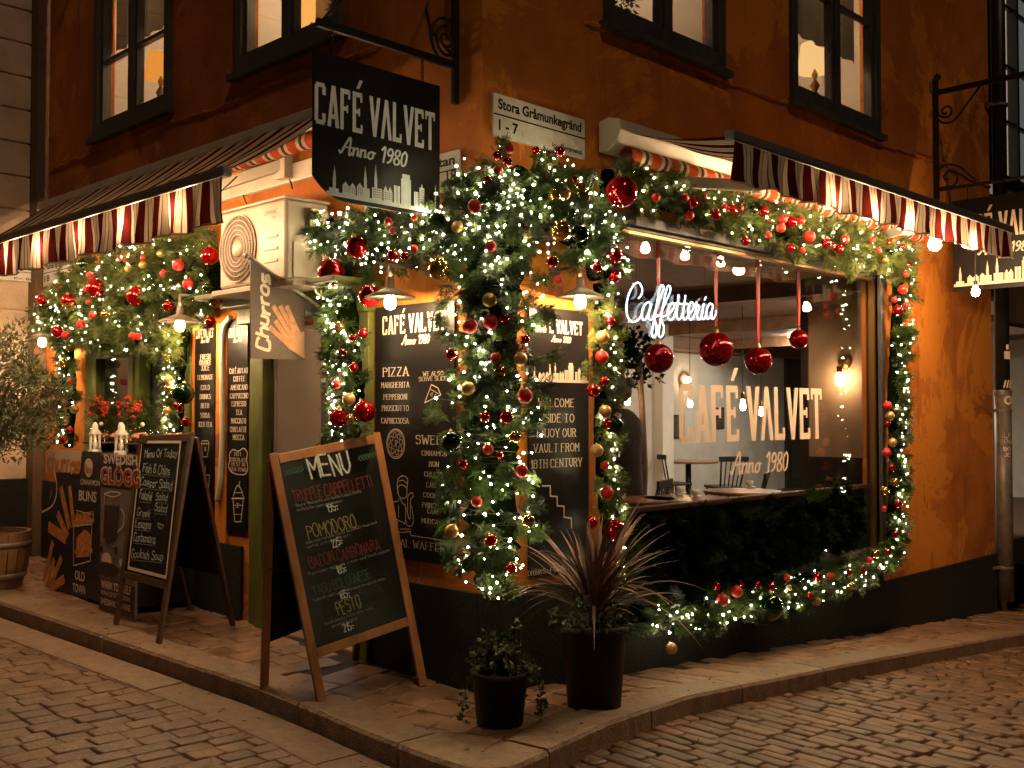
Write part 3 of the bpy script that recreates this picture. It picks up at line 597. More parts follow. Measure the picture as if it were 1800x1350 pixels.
for v in (4.95, 5.6, 6.3): f.pbox(FR, a + .06, b - .06, v, v + .035, -.05, -.01)
wf = f.build('window', M['black'], rb)
f = MB(); f.pbox(FR, a, b, c, d, -.045, -.04); f.build('pane', M['clear'], wf)
f = MB(); f.pbox(FR, a + .061, a + .419, c + .02, d, -.1, -.09); f.pbox(FR, a + .12, a + .16, c + .05, d, -.088, -.075); f.pbox(FR, a + .36, a + .39, c + .05, d, -.088, -.075); f.build('cream_shutter', emit('self_glowing_cream_wood', (.78, .58, .36), .8), wf)  # room light is put into the shutter as its own glow
f = MB(); f.pbox(FR, a, b, c, d, -.46, -.45); f.build('room_back', emit('self_glowing_grey_back', (.32, .33, .30), .45), wf)  # back sheet glows by itself in place of a lit room

# fallen needles, grit and scraps on the stones
lt = MB(); rg = random.Random(44)
for _ in range(420):
    x, y = (rg.uniform(-4, -.1), rg.uniform(-.9, 4.5)) if rg.random() < .5 else (rg.uniform(-1.5, 6), rg.uniform(-3.2, -.1))
    on = pip(x, y, offs(KERB, .05) + [(18, -.03), (-.03, -.03), (-.03, 10)]); z = (G(x, y) + .012) if on else (G(x, y) - .100); a = rg.uniform(0, 6.3); L = rg.uniform(.006, .02); w_ = rg.uniform(.002, .006); lt.t = rg.random()
    c, s_ = math.cos(a), math.sin(a); lt.add([(x - c * L - s_ * w_, y - s_ * L + c * w_, z), (x + c * L - s_ * w_, y + s_ * L + c * w_, z + .002), (x + c * L + s_ * w_, y + s_ * L - c * w_, z), (x - c * L + s_ * w_, y - s_ * L - c * w_, z), (x, y, z + .005)], [(0, 1, 4), (1, 2, 4), (2, 3, 4), (3, 0, 4)])
lt.build('litter', mat('grit', (.13, .10, .07), .8, tone=.95), kind='stuff')
# ------------------------------------------------------------------ awnings
def awning(name, label, pl, u0, u1, zc, zf, n1, drop, roll_vis, seed):
    """cassette on the wall, striped cloth sloping out to a front bar, wavy valance, two folding arms"""
    t = thing(name, label, 'awning', pl.P((u0 + u1) / 2, zf, .2))
    r = random.Random(seed)
    c = MB(); prof = [(.02, -.10), (.02, .10), (.10, .12), (.19, .09), (.20, .02), (.17, -.05), (.10, -.10)]
    A = [pl.P(u0 - .10, zc + v, k) for k, v in prof]; c.prism(A, pl.U * (u1 - u0 + .2)); c.build('cassette', M['cassette'], t, bevel=.008)
    c = MB(); c.pbox(pl, u0 - .02, u1 + .02, zc - .32, zc - .19, .01, .06); c.build('back_rail', M['cassette'], t, bevel=.008)
    c = MB(); n = int((u1 - u0) / .035); pts = []
    for i in range(n): # roll of cloth just below the cassette
        c.m = {0: 0, 1: 0, 2: 0, 3: 1, 4: 2, 5: 1}[i % 6]; ua, ub = u0 + (u1 - u0) * i / n, u0 + (u1 - u0) * (i + 1) / n
        c.tube([pl.P(ua, zc - .12, .17), pl.P(ub, zc - .12, .17)], .055, 10, caps=False)
    c.build('cloth_roll', [M['awn_orange'], M['awn_cream'], M['awn_line']], t)
    per, cols = .205, [(0, .088, 1), (.088, .118, 0), (.118, .126, 2), (.126, .166, 0), (.166, .174, 2), (.174, .205, 0)]
    cm = MB(); vm = MB(); cm.smooth = vm.smooth = True; u = u0; hem = MB()
    def wav(u, v): return .022 * math.sin(u * 22 + 1.3 * math.sin(u * 3.1)) * (v ** .8) + .008 * math.sin(u * 57 + 2) * v
    while u < u1 - 1e-6:
        for a, b, m in cols:
            ua, ub = u + a, min(u + b, u1)
            if ua >= u1 - 1e-4: break
            k = max(1, int((ub - ua) / .02)); cm.m = vm.m = m
            us = [ua + (ub - ua) * i / k for i in range(k + 1)]
            vs = []; R = 7
            for j in range(R + 1):
                f = j / R
                for x in us: vs.append(pl.P(x, zc + .03 + (zf - zc - .03) * f - .035 * math.sin(math.pi * f) + .006 * math.sin(x * 9 + f * 5), .18 + (n1 - .18) * f))
            cm.add(vs, [(j * (k + 1) + i, j * (k + 1) + i + 1, (j + 1) * (k + 1) + i + 1, (j + 1) * (k + 1) + i) for j in range(R) for i in range(k)])
            vs = []; R = 8
            for j in range(R + 1):
                f = j / R
                for x in us:
                    sway = .014 * math.sin(f * 3.2 + x * 2.2) + .007 * math.sin(f * 6 + x * 5)
                    vs.append(pl.P(x + sway * f, zf - .03 - (drop + .012 * math.sin(x * 11)) * f, n1 + .012 + wav(x, f)))
            vm.add(vs, [(j * (k + 1) + i, j * (k + 1) + i + 1, (j + 1) * (k + 1) + i + 1, (j + 1) * (k + 1) + i) for j in range(R) for i in range(k)])
            hem.tube([pl.P(x + .014 * math.sin(3.2 + x * 2.2) + .007 * math.sin(6 + x * 5), zf - .03 - (drop + .012 * math.sin(x * 11)) - .003, n1 + .012 + wav(x, 1)) for x in us], .006, 5, caps=False)
        u += per
    mats = [M['awn_cream'], M['awn_red'], M['awn_line']]
    cm.build('canopy_cloth', mats, t); v = vm.build('valance', mats, t); hem.build('hem', M['awn_cream'], v)
    c = MB(); c.pbox(pl, u0 - .03, u1 + .03, zf - .028, zf + .035, n1 - .04, n1 + .028); c.build('front_bar', M['greybar'], t, bevel=.012)
    for x in (u0 + .55, u1 - .75):
        s = 1 if x < (u0 + u1) / 2 else -1
        p0 = pl.P(x, zc - .2, .10); p1 = pl.P(x + s * .42, (zc + zf) / 2 - .16, .10 + (n1 - .1) * .52); p2 = pl.P(x + s * .02, zf - .05, n1 - .06)
        c = MB(); c.bar(p0, p1, .05, .075); c.bar(p1, p2, .045, .06); c.tube([p1 - V((0, 0, .05)), p1 + V((0, 0, .05))], .045, 12); c.pbox(pl, x - .06, x + .06, zc - .30, zc - .1, .061, .13); c.build('arm', M['cassette'], t, bevel=.006)
    return t
awning('awning', 'striped awning over the shop window with pale end box beside the street sign', PR(), 1.13, 5.62, 3.40, 3.25, .97, .235, True, 1)
awning('awning', 'striped awning with dark front bar over the serving hatch, behind the hanging sign', PL(), -5.9, -1.16, 3.55, 3.03, 1.0, .27, False, 2)
# ------------------------------------------------------------------ lamps
def bulb_lamp(name, label, p, hang, r=.033, group=None, m='bulb'):
    t = thing(name, label, 'light bulb', p, group)
    b = MB(); p = V(p); b.lathe([(.004, -r), (r * .7, -r * .75), (r, -.1 * r), (r * .85, r * .55), (r * .45, r * 1.3), (r * .4, r * 1.6)], p, 14); b.build('bulb', M[m], t)
    b = MB(); b.tube([p + V((0, 0, r * 1.55)), p + V((0, 0, r * 2.9))], r * .5, 10); b.build('socket', M['black'], t)
    if hang: b = MB(); b.tube(smooth_path([p + V((0, 0, r * 2.9)), *[V(q) for q in hang]], 5), .004, 5); b.build('cord', M['wire'], t)
AWB = [(2.40, 3.035, .91), (2.97, 3.035, .91), (3.55, 3.035, .91), (4.12, 3.035, .91), (4.78, 3.035, .91)]
gb = 'bulbs strung under the right awning'
for i, (u, z, n) in enumerate(AWB):
    bulb_lamp('light_bulb', 'glowing bulb strung behind the right awning valance, %s counted from the street sign end' % ['first', 'second', 'third', 'fourth', 'fifth', 'sixth'][i], FR.P(u, z, n), [FR.P(u, z + .16, n)], .036, gb)
q = PR(.84).hit(1643, 430); bulb_lamp('light_bulb', 'bright bare bulb hanging just below the right awning hem, above the bare orange wall', q, [q + V((0, 0, .17))], .052, gb)
q = PR(.75).hit(1715, 514); bulb_lamp('light_bulb', 'bright bare bulb hanging low on a cord at the far end of the right awning', q, [q + V((.0, 0, .25)), q + V((.02, 0, .42))], .036, gb)
gb = 'bulbs strung under the left awning'
for i, u in enumerate((-1.75, -2.45, -3.15, -3.85, -4.55, -5.2)):
    bulb_lamp('light_bulb', 'glowing bulb behind the left awning valance, %s counted from the air conditioner' % ['first', 'second', 'third', 'fourth', 'fifth', 'sixth'][i], FL.P(u, 2.88, .935), [FL.P(u, 2.99, .93)], .036, gb, 'bulb_soft')
for pl, us, z, n, lb in ((FR, [2.0] + [a[0] for a in AWB] + [5.5], 3.15, .90, 'dark looping cable carrying the bulbs under the right awning'), (FL, [-1.25, -1.75, -2.45, -3.15, -3.85, -4.55, -5.2, -5.7], 3.04, .86, 'dark looping cable carrying the bulbs under the left awning')):
    pts = []
    for a, b in zip(us[:-1], us[1:]): pts += [pl.P(a, z, n), pl.P((a + b) / 2, z - .07, n)]
    c = MB(); c.tube(smooth_path(pts + [pl.P(us[-1], z, n)], 4), .005, 5); c.build('light_cable', M['wire'], label=lb, cat='cable')
def wall_lamp(label, pl, px, py, n, r, stem, glow=True):
    p = pl.lift(n).hit(px, py); t = thing('wall_lamp', label, 'lamp', p, 'wall lamps with flat metal shades')
    b = MB(); b.lathe([(.022, .15), (.026, .085), (r * .45, .068), (r, .03), (r, .022), (r * .42, .058), (.02, .075)], p, 28); b.build('lamp_shade', M['lamp'], t)
    b = MB(); b.lathe([(.002, -.045), (.026, -.036), (.036, -.005), (.026, .03), (.018, .055)], p, 14); b.build('bulb', M['bulb'], t)
    b = MB(); q = p + V((0, 0, .15)); e = q + V((0, 0, stem)); b.tube([q, e], .011, 8); b.bar(e, e - pl.N * (n - .02), .018, .018); b.build('stem', M['lamp'], t)
    b = MB(); b.lathe([(.045, .0), (.04, .02), (.0, .022)], e - pl.N * (n - .001), 16, axis=pl.N); b.build('mount', M['lamp'], t)
wall_lamp('flat round metal lamp shade with lit bulb above the pizza board', PL(), 686, 531, .30, .150, .07)
wall_lamp('flat round metal lamp shade with lit bulb above the welcome board', PR(), 1020, 530, .22, .145, .06)
wall_lamp('flat round metal lamp shade with lit bulb above the serving hatch', PL(), 316, 572, .34, .15, .08)
wall_lamp('lit wall lamp at the far left end of the cafe, above the olive tree', PL(), 74, 601, .26, .15, .10)
# ------------------------------------------------------------------ hanging cafe sign at the corner
YS = .2; SP = PR(-YS)
arm_z = PL(.0).hit(806, 118).z
t = thing('sign_bracket', 'black wrought iron bracket with scroll at the building corner', 'bracket', (-.03, YS, 3.5))
b = MB(); b.bar((-.03, YS, 3.44), (-.03, YS, 4.75), .03, .045, up=(1, 0, 0)); b.build('upright', M['iron'], t, bevel=.004)
b = MB(); b.bar((-.045, YS, arm_z), (-1.02, YS, arm_z + .0), .03, .045); b.build('arm', M['iron'], t, bevel=.004)
b = MB(); c0 = SP.hit(783, 68); pts = [V((c0.x + (.015 + .105 * k / 40) * math.cos(k * .42), YS, c0.z + (.015 + .125 * k / 40) * math.sin(k * .42))) for k in range(42)]; b.tube(pts, .010, 6)
b.tube(smooth_path([(-.05, YS, 4.5), (-.35, YS, 4.28), (-.7, YS, 4.02), (-.98, YS, arm_z + .02)], 5), .011, 6); b.build('scroll', M['iron'], t)
b = MB(); b.tube([(-.05, YS, 3.72), (-.0, YS + .25, 3.95), (.0, .5, 4.1)], .01, 6); b.build('stay', M['iron'], t)
t = thing('hanging_sign', 'black hanging cafe sign with pale name and city silhouette, on the corner bracket', 'sign', SP.hit(660, 240))
tl, tr, br = SP.uv(560, 103), SP.uv(772, 152), SP.uv(763, 383)
W0 = tl[0] - .035; W1 = tr[0]; H1 = tr[1]; H0 = br[1]
bp = SP; n = 28; vs = []; us = [W0 + (W1 - W0) * i / n for i in range(n + 1)]
def low(u): e = max(0, W0 + .24 - u) / .24; return H0 + .115 * e ** 2.4
for k in (.006, -.006):
    for u in us: vs += [bp.P(u, low(u), k), bp.P(u, H1, k)]
m = 2 * (n + 1); fs = [(2 * i, 2 * i + 2, 2 * i + 3, 2 * i + 1) for i in range(n)] + [(m + 2 * i, m + 2 * i + 1, m + 2 * i + 3, m + 2 * i + 2) for i in range(n)]
fs += [(2 * i, m + 2 * i, m + 2 * i + 2, 2 * i + 2) for i in range(n)] + [(2 * i + 1, 2 * i + 3, m + 2 * i + 3, m + 2 * i + 1) for i in range(n)] + [(0, 1, m + 1, m), (2 * n, m + 2 * n, m + 2 * n + 1, 2 * n + 1)]
b = MB(); b.add(vs, fs); b.build('panel', M['board'], t)
ik = Ink(bp, .0075); hh = H1 - H0
logo(ik, W0 + .006, H0 + hh * .50, hh * .285, (W1 - W0) * .95)
anno(ik, W0 + .17, H0 + hh * .335, hh * .105, (W1 - W0) * .52, .17)
wk = Ink(bp, .0100); skyline(ik, W0 + .085, H0 + .022, (W1 - W0) - .09, hh * .25, wk)
ik.build('lettering', M['grey_letter'], t); wk.build('silhouette_windows', M['board'], t)
b = MB()
for u in (W1 - .13, W0 + .12):
    p = SP.P(u, H1, 0); m = int((arm_z - p.z) / .028)
    for k in range(m):
        z = p.z + .012 + k * .028; d = V((1, 0, 0)) if k % 2 else V((0, 1, 0)); b.tube([V((p.x, YS, z)) + d * .008 * math.cos(a) + V((0, 0, .018 * math.sin(a))) for a in [j * math.pi / 5 for j in range(11)]], .0032, 5, caps=False)
b.build('chain', M['iron'], t)
# ------------------------------------------------------------------ second hanging sign at the far right, with its bracket
q = PR(0).hit(1640, 200); US = q.x
SR = Plane((US, 0, 0), (0, -1, 0), (0, 0, 1))          # faces the cafe corner
t = thing('sign_bracket', 'black iron bracket with two scrolls near the drainpipe on the right wall', 'bracket', (US, -.03, q.z))
z1 = PR(0).hit(1640, 143).z; z0 = PR(0).hit(1640, 352).z
b = MB(); b.bar((US, -.03, z0), (US, -.03, z1), .04, .05); b.ball((US, -.05, z1 + .03), .035, 10, 8); b.build('upright', M['iron'], t, bevel=.004)
za = SR.hit(1650, 157); b = MB(); b.bar((US, -.04, za.z - .03), (US, -1.35, za.z - .03), .04, .05); b.build('arm', M['iron'], t, bevel=.004); zb = SR.hit(1650, 334).z; b = MB(); b.bar((US, -.04, zb), (US, -1.2, zb), .03, .03); b.build('lower_arm', M['iron'], t, bevel=.004)
def scroll(mb, pl, pxs, r): mb.tube(smooth_path([pl.hit(*p) for p in pxs], 5), r, 6)
b = MB(); scroll(b, SR, [(1664, 196), (1660, 201), (1656, 196), (1660, 189), (1668, 187), (1673, 195), (1669, 203), (1660, 206), (1651, 203), (1647, 194)], .012)
scroll(b, SR, [(1647, 205), (1652, 213), (1661, 216), (1674, 214), (1686, 201), (1700, 182), (1714, 163), (1727, 145)], .012)
scroll(b, SR, [(1668, 314), (1664, 318), (1659, 312), (1662, 305), (1671, 301), (1680, 305), (1683, 315), (1676, 326), (1662, 329), (1650, 331)], .011)
scroll(b, SR, [(1646, 305), (1655, 293), (1670, 289), (1688, 294), (1702, 306), (1718, 318)], .011); b.build('scroll', M['iron'], t)
b = MB(); b.pbox(PR(0), US - .09, US + .09, z1 - .13, z1 - .02, .001, .012); b.build('wall_plate', M['steel'], t)
t = thing('hanging_sign', 'black hanging cafe sign partly hidden behind the far end of the right awning', 'sign', SR.hit(1750, 430))
u0 = SR.uv(1676, 500)[0]; v0 = SR.uv(1690, 512)[1]; v1 = SR.uv(1690, 352)[1]; u1 = u0 + (v1 - v0) * 1.15
b = MB(); b.pbox(SR, u0, u1, v0, v1, -.01, .01); b.build('panel', M['board'], t)
ik = Ink(SR, .0125); H = v1 - v0; logo(ik, u0 + .02, v0 + H * .55, H * .27, (u1 - u0) * .95); anno(ik, u0 + .28 * H, v0 + H * .38, H * .1, H * .55, .17); skyline(ik, u0 + .01, v0 + H * .05, (u1 - u0) * .97, H * .26); ik.build('lettering', M['cream_paint'], t)
b = MB()
for u in (u0 + .15, u1 - .15): p = SR.P(u, v1, 0); b.tube([p, V((p.x, p.y, zb))], .004, 5)
b.build('chain', M['iron'], t)
# ------------------------------------------------------------------ street signs
def street_sign(label, pl, u0, u1, v0, v1, l1, l2, l3, k=.004):
    t = thing('street_sign', label, 'street sign', pl.P((u0 + u1) / 2, v0, 0)); W, H = u1 - u0, v1 - v0
    b = MB(); b.pbox(pl, u0, u1, v0, v1, .004, .022); b.build('plate', M['sign_white'], t, bevel=.003)
    p = pl.lift(.022); ik = Ink(p, .0012)
    sans(ik, l1, u0 + .045 * W, v0 + .66 * H, .23 * H, .91 * W, .032); ik.rect(u0, v0 + .50 * H, u1, v0 + .535 * H)
    if l2: sans(ik, l2, u0 + .05 * W, v0 + .17 * H, .24 * H, .2 * W, .03)
    if l3: sans(ik, l3, u1 - .04 * W, v0 + .10 * H, .12 * H, .34 * W, .015, align='r')
    ik.build('lettering', M['sign_black'], t); return t
street_sign('white street sign with black text beside the pale awning end box', PR(), .072, .893, 3.23, 3.487, 'Stora Gråmunkegränd', '1 - 7', 'kv. Pyreneus')
u1 = PL().uv(812, 280)[0]; v1 = PL().uv(812, 263)[1]; v0 = PL().uv(812, 333)[1]
street_sign('white street sign half hidden behind the hanging cafe sign at the corner', PL(), u1 - .82, u1, v0, v1, 'Västerlånggatan', '', '')
p = PL(); b_ = p.uv(813, 322); ik = Ink(p.lift(.022), .0016); sans(ik, '18', b_[0] - .03, v0 + .05, .075, .085, .02, align='r')
ik.build('house_number', M['sign_black'], bpy.data.objects['street_sign.001'])
u0, v1 = PL().uv(84, 466); u1, v0 = PL().uv(131, 489); street_sign('small white street sign under the left awning above the garland', PL(.02), u0, u1, v0 - .03, v1 + .03, 'Västerlånggatan', '18', 'kv. Pyreneus')
NB = Plane((0, 6.39, 0), (1, 0, 0), (0, 0, 1)); u1, v1 = NB.uv(82, 468); v0 = NB.uv(82, 499)[1]
street_sign('white street sign on the grooved stucco wall at the far left', NB, u1 - .85, u1 - .0, v0, v1, 'Överskärargränd', '', 'Kv. Bricka')
# ------------------------------------------------------------------ black boards fixed to the walls
def board(label, pl, pxs, k=.02):
    """pxs: left column, right column, top row, bottom row (rows read at the middle)"""
    x0, x1, yt, yb = pxs; xm = (x0 + x1) / 2; u0 = pl.uv(x0, 800)[0]; u1 = pl.uv(x1, 800)[0]; v1 = pl.uv(xm, yt)[1]; v0 = pl.uv(xm, yb)[1]
    t = thing('menu_board', label, 'menu board', pl.P((u0 + u1) / 2, v0, 0)); b = MB(); b.pbox(pl, u0, u1, v0, v1, .004, k); b.build('panel', M['board'], t, bevel=.002)
    return t, pl.lift(k), u0, u1, v0, v1
t, p, u0, u1, v0, v1 = board('black pizza and sweets menu board left of the corner, under the metal lamp', PL(), (663, 803, 534, 985)); ik = Ink(p, .0015)
W, H = u1 - u0, v1 - v0
logo(ik, u0 + .10 * W, p.uv(735, 584)[1], .118, .80 * W); anno(ik, u0 + .36 * W, p.uv(735, 604)[1], .052, .34 * W, .16)
X = lambda s, *a, **k: put(ik, s, *a, **k)
X('PIZZA', 674, 719, 646, 661, sw=.16)
for s, a, b_, y in (('MARGHERITA', 671, 720, 677), ('PEPPERONI', 675, 716, 698), ('PROSCIUTTO', 672, 719, 718), ('CAPRICCIOSA', 671, 719, 740)): X(s, a, b_, y - 5, y + 4, sw=.15)
X('WE ALSO', 744, 780, 653, 660, sw=.15); X('SERVE SLICE', 737, 786, 662, 669, sw=.15)
X('SWEETS', 732, 801, 766, 781, sw=.14)
for s, a, b_, y in (('CINNAMON', 742, 786, 797), ('BUN', 755, 772, 816), ('CHEESE', 747, 779, 834), ('CAKES', 750, 776, 853), ('COOKIES', 745, 781, 871), ('PRINCESS', 743, 782, 889), ('CAKE', 752, 773, 899), ('MUDCAKE', 742, 783, 917)): X(s, a, b_, y - 4, y + 4, sw=.14)
X('TRADITIONAL WAFFLES', 640, 791, 952, 965, sw=.13, xm=740)
ik.px([(759, 676), (747, 708), (775, 694), (770, 682), (759, 676)], .006); ik.px([(757, 684), (771, 692)], .004); ik.px([(757, 693), (761, 690), (760, 697), (757, 693)], .003); ik.px([(764, 696), (768, 691)], .003)
c = p.uv(696, 780); ring = lambda r, w, ry: ik.line([(c[0] + r * math.cos(a), c[1] + ry * math.sin(a)) for a in [j * math.pi / 12 for j in range(25)]], w)
ring(.088, .005, .092); ring(.078, .003, .082)
for j in range(8):
    a = j * .785 + .2; q = (c[0] + .052 * math.cos(a), c[1] + .054 * math.sin(a)); ik.line([(q[0] + .016 * math.cos(e), q[1] + .017 * math.sin(e)) for e in [i * math.pi / 4 for i in range(9)]], .003)
ik.line([(c[0] - .02, c[1] - .02), (c[0] + .02, c[1] + .015), (c[0] - .005, c[1] + .022), (c[0] + .01, c[1] - .024)], .003)
# the drawn cook, one continuous line
ik.px([(700, 868), (699, 846), (704, 838), (711, 837), (717, 843), (716, 858), (715, 872), (709, 876), (702, 872), (700, 858), (706, 852), (715, 857)], .005, 4); ik.px([(701, 846), (708, 844), (716, 850)], .004, 4)
ik.px([(702, 876), (700, 881), (690, 884), (694, 901), (697, 912), (708, 918), (713, 919), (713, 890), (708, 885), (704, 877)], .0045, 3); ik.px([(701, 888), (701, 910)], .004); ik.px([(712, 887), (717, 902), (719, 912), (722, 908), (722, 880), (727, 872), (724, 866), (719, 870), (717, 875), (717, 905)], .0045, 3)
ik.px([(714, 915), (717, 924), (725, 923), (727, 912), (724, 888)], .004, 3); ik.px([(701, 914), (697, 932), (708, 936), (722, 934), (723, 941), (756, 946), (786, 952)], .0045, 2); ik.px([(703, 930), (722, 930)], .004)
ik.build('lettering', M['cream_paint'], t)
t, p, u0, u1, v0, v1 = board('tall black welcome board with stairs drawing, right of the building corner', PR(), (926, 1031, 543, 1010)); ik = Ink(p, .0015); W, H = u1 - u0, v1 - v0
logo(ik, u0 + .09 * W, p.uv(976, 586)[1], .085, .80 * W); anno(ik, u0 + .36 * W, p.uv(976, 601)[1], .036, .32 * W, .16)
skyline(ik, u0 + .02 * W, p.uv(978, 671)[1], .97 * W, .12); ik.rect(u0, p.uv(978, 671)[1] - .004, u1, p.uv(978, 671)[1] + .006)
for s, a, b_, y in (('WELCOME', 946, 1009, 708), ('INSIDE TO', 947, 1009, 735), ('ENJOY OUR', 944, 1012, 761), ('VAULT FROM', 938, 1018, 787), ('18TH CENTURY', 933, 1023, 814)): X(s, a, b_, y - 7, y + 7, sw=.14)
ik.px([(953, 854), (967, 854), (967, 872), (979, 873), (979, 889), (991, 890), (991, 909), (1004, 911), (1004, 928)], .009)
X('DRINKS · FOOD · BAKERY', 928, 1032, 996, 1004, sw=.13); ik.build('lettering', M['cream_paint'], t)
t, p, u0, u1, v0, v1 = board('narrow black cold drinks board right of the serving hatch', PL(), (345, 380, 566, 960)); ik = Ink(p, .0015); W = u1 - u0
logo(ik, u0 + .06 * W, p.uv(362, 594)[1], .072, .88 * W); anno(ik, u0 + .32 * W, p.uv(362, 602)[1], .03, .4 * W, .18)
for s, a, b_, y in (('FRESH', 353, 370, 627), ('ORANGE', 351, 372, 637), ('JUICE', 354, 369, 647), ('LEMONADE', 348, 375, 663), ('COLD', 354, 369, 681), ('DRINKS', 352, 371, 697), ('BEER', 354, 368, 713), ('SODA', 353, 369, 730), ('ICED TEA', 350, 373, 746)): X(s, a, b_, y - 4, y + 4, sw=.16)
ik.px([(354, 780), (357, 803), (365, 803), (368, 780), (354, 780)], .006); ik.px([(354, 780), (356, 775), (366, 775), (368, 780)], .006); ik.px([(361, 787), (361, 792)], .012)
ik.px([(351, 835), (355, 878), (365, 878), (369, 835), (351, 835)], .007); ik.px([(360, 850), (362, 819)], .006); ik.px([(353, 852), (368, 852)], .005); ik.px([(357, 852), (358, 870)], .004); ik.px([(363, 852), (362, 870)], .004)
ik.build('lettering', M['cream_paint'], t)
t, p, u0, u1, v0, v1 = board('narrow black coffee menu board beside the green door frame', PL(), (402, 438, 561, 934)); ik = Ink(p, .0015); W = u1 - u0
logo(ik, u0 + .06 * W, p.uv(420, 592)[1], .07, .88 * W); anno(ik, u0 + .32 * W, p.uv(420, 601)[1], .03, .4 * W, .18)
for s, a, b_, y in (('CAFÉ AU LAIT', 404, 437, 652), ('COFFEE', 411, 431, 666), ('AMERICANO', 406, 436, 681), ('CAPPUCCINO', 405, 437, 696), ('ESPRESSO', 408, 433, 710), ('TEA', 415, 426, 725), ('MACCIATO', 407, 433, 740), ('CHAI LATTE', 405, 434, 755), ('MOCCA', 410, 430, 769)): X(s, a, b_, y - 4.5, y + 4, sw=.16)
for s, a, b_, y in (('HOT', 413, 425, 798), ('CHOCOLATE', 405, 434, 808), ('BEST IN', 408, 431, 816), ('OLD TOWN', 406, 433, 825)): X(s, a, b_, y - 3, y + 3, sw=.18)
ik.px([(410, 790), (404, 797), (404, 810), (402, 820), (408, 830), (420, 834), (432, 833), (436, 822), (434, 808), (435, 795), (428, 788), (420, 793), (410, 790)], .008, 3)
ik.px([(410, 878), (413, 917), (424, 917), (428, 878)], .008); ik.px([(408, 876), (430, 876)], .010); ik.px([(411, 872), (414, 860), (419, 853), (425, 862), (428, 873)], .007, 3); ik.px([(420, 856), (422, 846)], .007); ik.px([(413, 866), (426, 866)], .005); X('I', 418, 419.5, 885, 892, sw=.2); ik.px([(412, 888), (427, 888)], .004); ik.px([(413, 904), (426, 904)], .004)
ik.build('lettering', M['cream_paint'], t)
b = MB(); pts = smooth_path([PL(.05).hit(*q) for q in ((405, 556), (392, 580), (390, 640), (391, 760), (390, 800), (387, 850), (382, 880))], 6); b.tube(pts, .022, 10); b.build('pale_pipe', M['cassette'], label='thin cream pipe bending down between the two narrow drink boards', cat='pipe')
# ------------------------------------------------------------------ air conditioner on the door hood
t = thing('air_conditioner', 'cream outdoor air conditioner with round fan grille above the door', 'air conditioner', FL.P(-1.75, 2.44, .3)); Q = PL(.45)
ua, ub = -2.15, -1.34; va, vb = 2.46, 2.985
b = MB(); b.pbox(FL, ua, ub, va, vb, .12, .45); b.build('casing', M['ac'], t, bevel=.02)
b = MB(); b.pbox(FL, ua - .008, ub + .008, vb + .001, vb + .018, .11, .46); b.build('lid', M['ac'], t, bevel=.006)
fc = (ua + .245, (va + vb) / 2 - .005); b = MB(); b.lathe([(.0, .004), (.225, .004), (.225, .0)], Q.P(*fc, 0), 40, axis=Q.N); b.build('fan_recess', M['ac_dark'], t)
b = MB()
for r in (.225, .19, .158, .126, .094): b.tube([Q.P(fc[0] + r * math.cos(a), fc[1] + r * math.sin(a), .012) for a in [j * math.pi / 24 for j in range(49)]], .0045, 5, caps=False)
for j in range(72): a = j * math.pi / 36; b.tube([Q.P(fc[0] + .09 * math.cos(a), fc[1] + .09 * math.sin(a), .010), Q.P(fc[0] + .225 * math.cos(a + .22), fc[1] + .225 * math.sin(a + .22), .010)], .0016, 4, caps=False)
g = b.build('fan_grille', M['ac'], t); b = MB(); b.lathe([(.0, .018), (.055, .016), (.058, .004)], Q.P(*fc, 0), 24, axis=Q.N); b.build('hub', M['ac'], g)
b = MB()
for v in (vb - .24, vb - .32, vb - .40): b.pbox(Q, ub - .25, ub - .09, v, v + .018, .0005, .006)
b.build('front_ribs', M['ac'], t, bevel=.004)
ik = Ink(Q, .001); sans(ik, 'CANVAC', ub - .25, vb - .085, .028, .15, .006); sans(ik, 'CYRIC', ub - .17, vb - .115, .014, .06); ik.build('lettering', M['ac_dark'], t)
SD = Plane((0, -ub, 0), (1, 0, 0), (0, 0, 1)); b = MB(); b.pbox(SD, -.30, -.15, va + .29, vb - .05, .001, .05); b.build('side_cover', M['ac'], t, bevel=.012)
b = MB(); b.pbox(SD, -.40, -.14, va + .02, va + .25, .001, .012); b.build('valve_panel', M['ac'], t, bevel=.006)
b = MB()
for dx in (0, .05): b.tube(smooth_path([SD.P(-.24 + dx, va + .29, .03), SD.P(-.22 + dx, va + .12, .09), SD.P(-.28 + dx, va - .05, .08), SD.P(-.16, va - .1, .02)], 5), .008, 6)
b.build('hose', M['cassette'], t)
b = MB(); b.pbox(FL, ua - .02, ub + .16, va - .05, va - .015, .02, .5); b.build('support_shelf', M['ac'], t, bevel=.004)
# ------------------------------------------------------------------ churros flag sign on a slanting pole
base = FL.hit(590, 560); FP = Plane((0, base.y, 0), (1, 0, 0), (0, 0, 1))
t = thing('flag_sign', 'dark slant-topped churros flag sign hanging from a pole over the doorway', 'sign', FP.hit(487, 560))
tip = FP.hit(434, 449); b = MB(); b.tube([base, tip], .012, 8); b.ball(tip, .02, 12, 8); b.build('pole', M['cassette'], t)
C4 = [FP.hit(*q) for q in ((440, 630), (535, 633), (535, 528), (440, 456))]; b = MB(); b.prism([c + V((0, .006, 0)) for c in C4], (0, -.012, 0)); b.build('panel', mat('brown_banner', (.10, .066, .045), .6, var=.35, vscale=4), t)
ik = Ink(FP, .0085); kk = Ink(FP, .0105)
L = FP.lift(.0085); o = FP.uv(447, 616); u_, v_ = o
rp = Plane(FP.P(FP.uv(471, 616)[0], FP.uv(471, 616)[1], 0), (0, 0, 1), (-1, 0, 0)); rk = Ink(rp, .0085)
